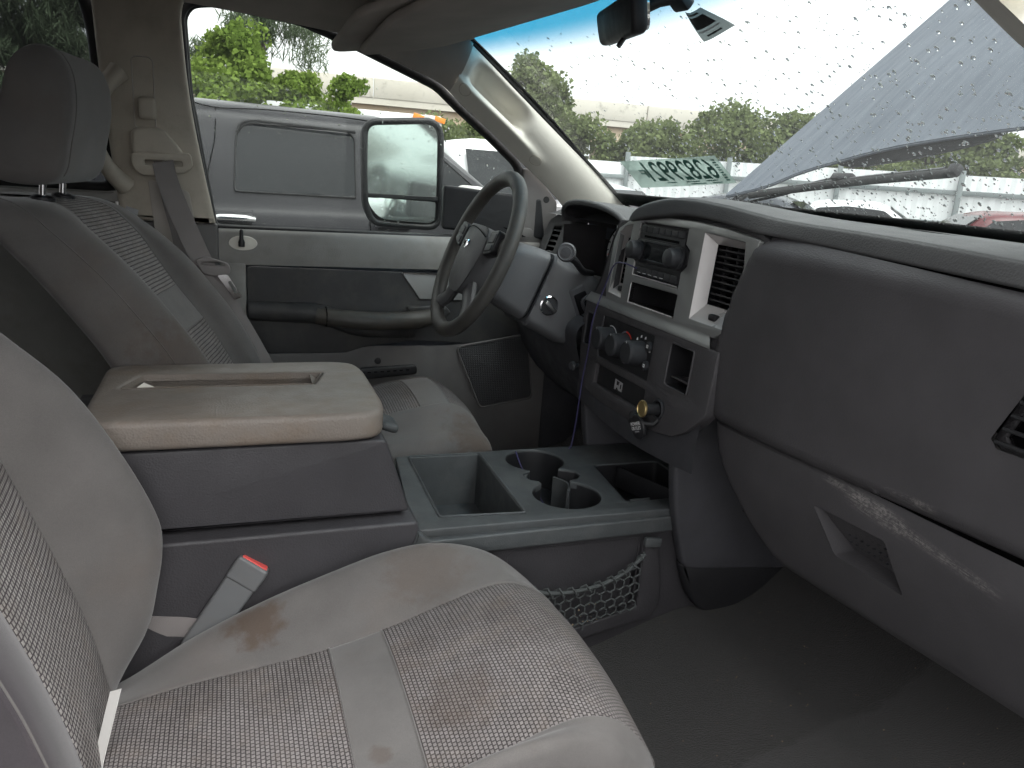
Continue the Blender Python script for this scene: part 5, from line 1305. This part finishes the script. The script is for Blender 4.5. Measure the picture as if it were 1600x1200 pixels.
# ---- other cars in the yard
def car(name, label, x, y, rz, paint, sc=1.0, van=False):
    th = thing(name, label, "car", (x, y, GZ))
    M_ = Matrix.Translation((x, y, GZ)) @ Matrix.Rotation(rz, 4, 'Z') @ Matrix.Scale(sc, 4)
    top = [(-2.2, .75), (-2.15, .95), (-1.45, 1.02), (-.95, 1.40), (-.3, 1.47), (.4, 1.44), (1.15, 1.0), (2.0, .88), (2.25, .70)] if not van else [(-2.3, .8), (-2.25, 1.6), (-2.0, 1.85), (0, 1.95), (.7, 1.85), (1.4, 1.15), (2.1, 1.0), (2.3, .8)]
    TP = catmull(top, 60)
    def body(s, t):
        x_, zt = TP[int(round(s * 59))]; a = lerp(-PI / 2, PI / 2, t); yw = .88 * (1 - .1 * (abs(x_) / 2.2) ** 4)
        # section: sill, shoulder, narrowed roof
        q = catmull([(-yw, .25), (-yw, .55), (-yw * .98, min(.85, zt)), (-yw * (.80 if zt > 1.05 else .9), lerp(min(.85, zt), zt, .8)), (-yw * .5, zt), (0, zt + .02), (yw * .5, zt), (yw * (.80 if zt > 1.05 else .9), lerp(min(.85, zt), zt, .8)), (yw * .98, min(.85, zt)), (yw, .55), (yw, .25)], 31)
        p = q[int(round(t * 30))]; return tuple(M_ @ Vector((x_, p[0], p[1])))
    grid("body", body, 60, 31, paint, th)
    for sy in (-1, 1):
        side = rpoly([(-1.30, .92), (-.86, 1.31), (-.3, 1.38), (.38, 1.34), (.98, .94)], .06, 4) if not van else rpoly([(-2.0, 1.2), (-2.0, 1.7), (.6, 1.72), (1.25, 1.2)], .06, 4)
        sheet("side_window", side, [], .12, lambda a, b, sy=sy: tuple(M_ @ Vector((a, sy * (.895 - .145 * sstep(.85, 1.5 if not van else 2.2, b)), b))), "truck_glass", th)
    fr = [(.48, 1.40), (1.10, 1.02)] if not van else [(.78, 1.80), (1.36, 1.22)]
    for (x0, z0), (x1, z1) in (fr, [(-.98, 1.37), (-1.42, 1.05)] if not van else [(-2.27, 1.65), (-2.30, 1.1)]):
        sg = 1 if x1 > x0 else -1
        mesh("screen", [M_ @ Vector((x0 + .03 * sg, -.58, z0 + .02)), M_ @ Vector((x0 + .03 * sg, .58, z0 + .02)), M_ @ Vector((x1 + .03 * sg, .70, z1 + .03)), M_ @ Vector((x1 + .03 * sg, -.70, z1 + .03))], [(0, 1, 2, 3)], "truck_glass", th, None)
    for wx in (-1.35, 1.38):
        for wy in (-.80, .80):
            w_ = lathe("wheel", [(.18, -.1), (.30, -.1), (.33, -.07), (.33, .07), (.30, .1), (.18, .1)], tuple(M_ @ Vector((wx, wy, .33))), tuple(M_.to_3x3() @ Vector((0, 1, 0))), "rubber", th, 20)
    for wy in (-.62, .62):
        box("headlight", tuple(M_ @ Vector((2.12, wy, .72))), (.12, .34, .14), "chrome", th, .03, (0, 0, rz))
        box("tail_light", tuple(M_ @ Vector((-2.17, wy, .82))), (.06, .3, .14), "red_plastic", th, .03, (0, 0, rz))
    return th
simple("paint_white", (.75, .76, .77), .25, 0, .5); simple("paint_silver", (.42, .44, .46), .25, .3, .5); simple("paint_red", (.10, .010, .014), .25, 0, .5); simple("paint_dark", (.05, .055, .065), .25, .2, .5)
car("parked_car", "white saloon with tinted windows parked by the white fence", 12.6, 11.6, math.radians(-42), "paint_white")
car("parked_car", "grey saloon in front of the white car beyond the dashboard", 9.2, 10.3, math.radians(-50), "paint_dark")
car("parked_car", "dark red car at the far right beyond the windscreen", 14.0, 9.0, math.radians(-30), "paint_red")
car("parked_car", "silver car showing behind the windscreen sticker", 5.6, 10.0, math.radians(-70), "paint_silver")
car("parked_car", "tall white van standing behind the dark pickup", 3.6, 9.6, math.radians(-85), "paint_white", 1.0, True)
# white box truck behind the pickup with an orange sign on the roof edge
bt = thing("box_truck", "white box truck with orange roof marker standing beyond the dark pickup", "truck", (3.4, 14.0, GZ))
box("cargo_box", (2.3, 14.2, .90), (3.2, 2.2, 2.15), "paint_white", bt, .04)
box("chassis", (3.0, 14.2, -.3), (4.8, 1.6, .3), "rubber", bt, .04)
box("cab", (4.75, 14.2, .40), (1.4, 2.0, 1.7), "paint_white", bt, .15, None, 4)
for k in range(3): box("marker", (3.45 + .2 * k, 13.08, 1.93 - .01 * k), (.2, .03, .09), "orange" if k != 1 else "paper_white", bt, .005, (0, .25, 0))
for wx in (1.4, 4.8):
    for wy in (13.3, 15.1): lathe("wheel", [(.2, -.12), (.40, -.12), (.44, -.09), (.44, .09), (.40, .12), (.2, .12)], (wx, wy, GZ + .44), (0, 1, 0), "rubber", bt, 20)

# ---- white fence of sheet panels, rails and posts
simple("fence_white", (.86, .87, .87), .6); simple("fence_rail", (.20, .225, .225), .55)
def fence(a, b, hz, n, label):
    a, b = Vector(a), Vector(b); d = (b - a); L = d.length; u = d.normalized(); nrm = Vector((u.y, -u.x, 0)); 
    if nrm.x + nrm.y > 0: nrm = -nrm
    th = thing("yard_fence", label, "fence", tuple(a))
    for k in range(n):
        p, q = a + u * (L * k / n), a + u * (L * (k + 1) / n - .03)
        m = int((q - p).length / .11); vs = []
        for i in range(m + 1):
            w = p + u * ((q - p).length * i / m) - nrm * (.02 * (i % 2))
            vs += [(w.x, w.y, GZ + .05), (w.x, w.y, hz)]
        mesh("panel", vs, [(2 * i, 2 * i + 2, 2 * i + 3, 2 * i + 1) for i in range(m)], "fence_white", th, None)
        c = a + u * (L * k / n) + nrm * .08
        box("post", (c.x, c.y, (GZ + hz) / 2 + .05), (.12, .12, hz - GZ + .10), "fence_rail", th, .02, (0, 0, math.atan2(u.y, u.x)))
        for zz in (.18, .50, .82):
            c2 = a + u * (L * (k + .5) / n) + nrm * .06; box("rail", (c2.x, c2.y, GZ + (hz - GZ) * zz), (L / n, .06, .11), "fence_rail", th, .01, (0, 0, math.atan2(u.y, u.x)))
fence((10.2, 17.6, 0), (24.0, 5.5, 0), 1.72, 7, "white sheet fence with rails and posts beyond the raised bonnet")
fence((-22, 21.0, 0), (10.2, 17.6, 0), 1.55, 14, "white sheet fence running behind the parked pickup and the trees")

# ---- overpass
g = N("concrete"); c = g.mix(g.noise(.35, 6), (.50, .46, .40), (.66, .62, .55)); c = g.mix(g.math('MULTIPLY', g.ramp(g.noise(1.6, 6, .7), .56, .72), .5), c, (.2, .18, .16)); g.principled(c, .85, 0, .3); MAT["concrete"] = g.m
g = N("concrete_girder"); c = g.mix(g.noise(.3, 5), (.60, .46, .33), (.72, .58, .44)); g.principled(c, .85, 0, .3); MAT["concrete_girder"] = g.m
op = thing("overpass", "long pale concrete road overpass behind the trees", "bridge", (0, 62, GZ))
A, B = Vector((-90, 66, 0)), Vector((150, 50, 0)); u = (B - A).normalized(); ang = math.atan2(u.y, u.x); mid = (A + B) / 2; LL = (B - A).length
box("deck", (mid.x, mid.y, 5.2), (LL, 12, .5), "concrete", op, 0, (0, 0, ang))
nrm = Vector((u.y, -u.x, 0))
for k in range(24):
    c = A + u * (LL * (k + .5) / 24) + nrm * 5.9; box("parapet", (c.x, c.y, 6.0), (LL / 24 - .06, .3, 1.25), "concrete", op, .03, (0, 0, ang))
for k in range(10):
    c = A + u * (LL * (k + .5) / 10) + nrm * 5.2; box("girder", (c.x, c.y, 4.35), (LL / 10 - .25, .6, 1.25), "concrete_girder", op, .05, (0, 0, ang))
    c = A + u * (LL * k / 10); box("pier", (c.x, c.y, 1.4), (1.3, 7, 4.9), "concrete_girder", op, .2, (0, 0, ang))
lp_ = thing("street_light", "thin grey street light on the overpass at the far left", "street light", (-12.2, 58, 6.0))
tube("pole", [(-12.2, 58, 6), (-12.2, 58, 10.2), (-12.6, 58, 10.6), (-14.4, 58, 10.9)], .09, "print_grey", lp_, 8)
box("lamp_head", (-14.8, 58, 10.9), (.9, .3, .15), "print_grey", lp_, .04)

# ---- trees: trunk, limbs and a crown of leaf-sized faces
def leafmat(name, c1, c2):
    g = N(name); c = g.mix(g.ramp(g.noise(1.3, 3), .3, .7), c1, c2); c = g.mix(g.math('MULTIPLY', g.noise(14, 2), .5), c, tuple(v * 1.5 for v in c2))
    d = g.new("BsdfDiffuse", {"Color": c}); t = g.new("BsdfTranslucent", {"Color": c}); m = g.new("MixShader", {0: .35, 1: d.outputs[0], 2: t.outputs[0]}); g.l.new(m.outputs[0], g.out.inputs[0]); MAT[name] = g.m
leafmat("leaf_bright", (.10, .165, .03), (.19, .26, .06)); leafmat("leaf_mid", (.10, .13, .055), (.17, .20, .09)); leafmat("leaf_grey", (.075, .105, .06), (.12, .15, .09))
plastic("bark", (.12, .10, .08), .9, .3, 30, .6)
def tree(name, label, x, y, h, r, n, mat, z0=.0, leaf=.16, fine=False, group=None, squash=1.0):
    h = h - .28
    th = thing(name, label, "tree", (x, y, GZ), group)
    rs = np.random.default_rng(int(abs(x * 131 + y * 17 + h * 7)) + 3)
    zc0 = GZ + h * z0
    tube("trunk", [(x, y, GZ), (x + .1, y, GZ + h * .3), (x - .05, y + .1, GZ + h * .6), (x, y, GZ + h * .92)], .1, "bark", th, 7, radii=[.045 * h ** .7, .032 * h ** .7, .02 * h ** .7, .006])
    nc = 90 if not fine else 60; cl = []
    for k in range(nc):
        t = rs.random(); zz = zc0 + (GZ + h - zc0) * (.08 + .92 * t); env = r * (math.sin(PI * min(1, .28 + .66 * t)) ** .8 if not fine else (1.05 - .85 * t))
        a = rs.random() * 2 * PI; d = env * .95 * math.sqrt(rs.random()); cl.append((x + d * math.cos(a) * squash, y + d * math.sin(a), zz, r * rs.uniform(.13, .30)))
    for k in range(0, nc, 9):
        c = cl[k]; tube("limb", [(x, y, max(GZ + .4, c[2] - h * .22)), ((x + c[0]) / 2, (y + c[1]) / 2, c[2] - h * .07), c[:3]], .03, "bark", th, 5, radii=[.04, .028, .012])
    ci = rs.integers(0, nc, n); C_ = np.array(cl)[ci]
    dirs = rs.normal(size=(n, 3)); dirs /= np.linalg.norm(dirs, axis=1)[:, None]
    pos = C_[:, :3] + dirs * (C_[:, 3:] * (rs.random((n, 1)) ** .45)) * np.array((1, 1, .8))
    pos[:, 2] = np.maximum(pos[:, 2], zc0)
    a = rs.normal(size=(n, 3)); a /= np.linalg.norm(a, axis=1)[:, None]; b = np.cross(a, rs.normal(size=(n, 3))); b /= np.linalg.norm(b, axis=1)[:, None]
    s = leaf * rs.uniform(.5, 1.2, (n, 1))
    if fine: a[:, 2] -= .8; a /= np.linalg.norm(a, axis=1)[:, None]
    ll = s * (1.0 if not fine else 2.2); ww = s * (.42 if not fine else .10)
    vs = np.stack([pos - a * ll * .5, pos + b * ww, pos + a * ll * .5, pos - b * ww], 1).reshape(-1, 3)
    me = bpy.data.meshes.new("crown"); me.vertices.add(4 * n); me.vertices.foreach_set("co", vs.ravel()); me.loops.add(4 * n); me.polygons.add(n)
    me.loops.foreach_set("vertex_index", np.arange(4 * n, dtype=np.int32)); me.polygons.foreach_set("loop_start", np.arange(0, 4 * n, 4, dtype=np.int32)); me.polygons.foreach_set("loop_total", np.full(n, 4, dtype=np.int32))
    me.update(calc_edges=True); finish("crown", me, mat, th, None)
    return th
G1 = "trees seen through the driver's window"; G2 = "trees behind the white fence"
tree("leafy_tree", "bright green leafy tree at the left edge of the driver's window", .35, 13.2, 3.75, 1.35, 26000, "leaf_bright", .12, .095, False, G1)
tree("leafy_tree", "lower bright green tree just right of the tall one in the driver's window", 1.35, 13.4, 3.2, .9, 16000, "leaf_bright", .12, .09, False, G1)
tree("leafy_tree", "rounded bright green tree right of centre in the driver's window", 2.15, 13.0, 3.2, .75, 14000, "leaf_bright", .12, .09, False, G1)
tree("casuarina_tree", "tall grey-green feathery tree behind the bright ones", .95, 17.0, 6.6, 1.9, 17000, "leaf_grey", .2, .15, True, G1)
tree("casuarina_tree", "feathery dark tree seen through the tinted rear window", -2.35, 12.0, 5.4, 1.5, 30000, "leaf_grey", .15, .14, True, G1)
tree("leafy_tree", "young tree rising above the hedge right of the window pillar", 9.2, 22.5, 5.2, 1.7, 15000, "leaf_mid", .2, .15, False, G2)
hed = [(5.4, 21.0, 3.1, 1.7), (7.4, 21.2, 3.3, 1.8), (10.4, 21.3, 3.5, 1.9), (12.2, 19.9, 3.4, 2.0), (13.9, 18.8, 4.1, 2.1), (15.4, 17.6, 3.8, 1.9), (17.0, 16.8, 4.0, 2.0), (18.4, 15.6, 3.7, 1.9), (19.6, 14.4, 3.6, 1.6), (21.2, 12.9, 3.9, 1.6), (22.6, 11.6, 3.8, 1.7), (24.4, 10.4, 3.9, 1.8), (26.0, 9.0, 4.2, 1.8), (27.6, 7.6, 4.0, 1.8)]
words = ["first", "second", "third", "fourth", "fifth", "sixth", "seventh", "eighth", "ninth", "tenth", "eleventh", "twelfth", "thirteenth", "fourteenth"]
for k, (x, y, h, r) in enumerate(hed):
    tree("hedge_tree", "dense green tree behind the white fence, %s from the left" % words[k], x, y, h, r, 14000, "leaf_mid", .04, .14, False, G2)

# ================================================================== unseen open passenger door, added and angled to shade dash and floor
pd = thing("unseen_passenger_door", "unseen open passenger door added right of the view to cut near-side light", "door", (1.08, -.9, .1))
DM = Matrix.Translation((1.10, -.88, 0)) @ Matrix.Rotation(math.radians(74), 4, 'Z')
PF = DM @ frame((0, 0, 0), (-1, 0, 0), (0, 0, 1))
plate("inner_panel", rpoly([(0, .05), (0, .84), (1.05, .84), (1.05, .05)], .05, 4), PF, .12, "door_grey", pd, (), .02)
plate("window_frame", rpoly([(.02, .83), (.10, 1.02), (.42, 1.30), (.62, 1.38), (1.0, 1.38), (1.05, .83)], .04, 4), PF, .05, "rubber", pd, [rpoly([(.10, .86), (.15, 1.0), (.44, 1.26), (.63, 1.33), (.97, 1.33), (1.0, .86)], .04, 4)], .006)
plate("window_glass", rpoly([(.09, .85), (.14, 1.0), (.43, 1.27), (.62, 1.34), (.98, 1.34), (1.01, .85)], .04, 4), PF @ Matrix.Translation((0, 0, -.02)), .004, "side_glass", pd)
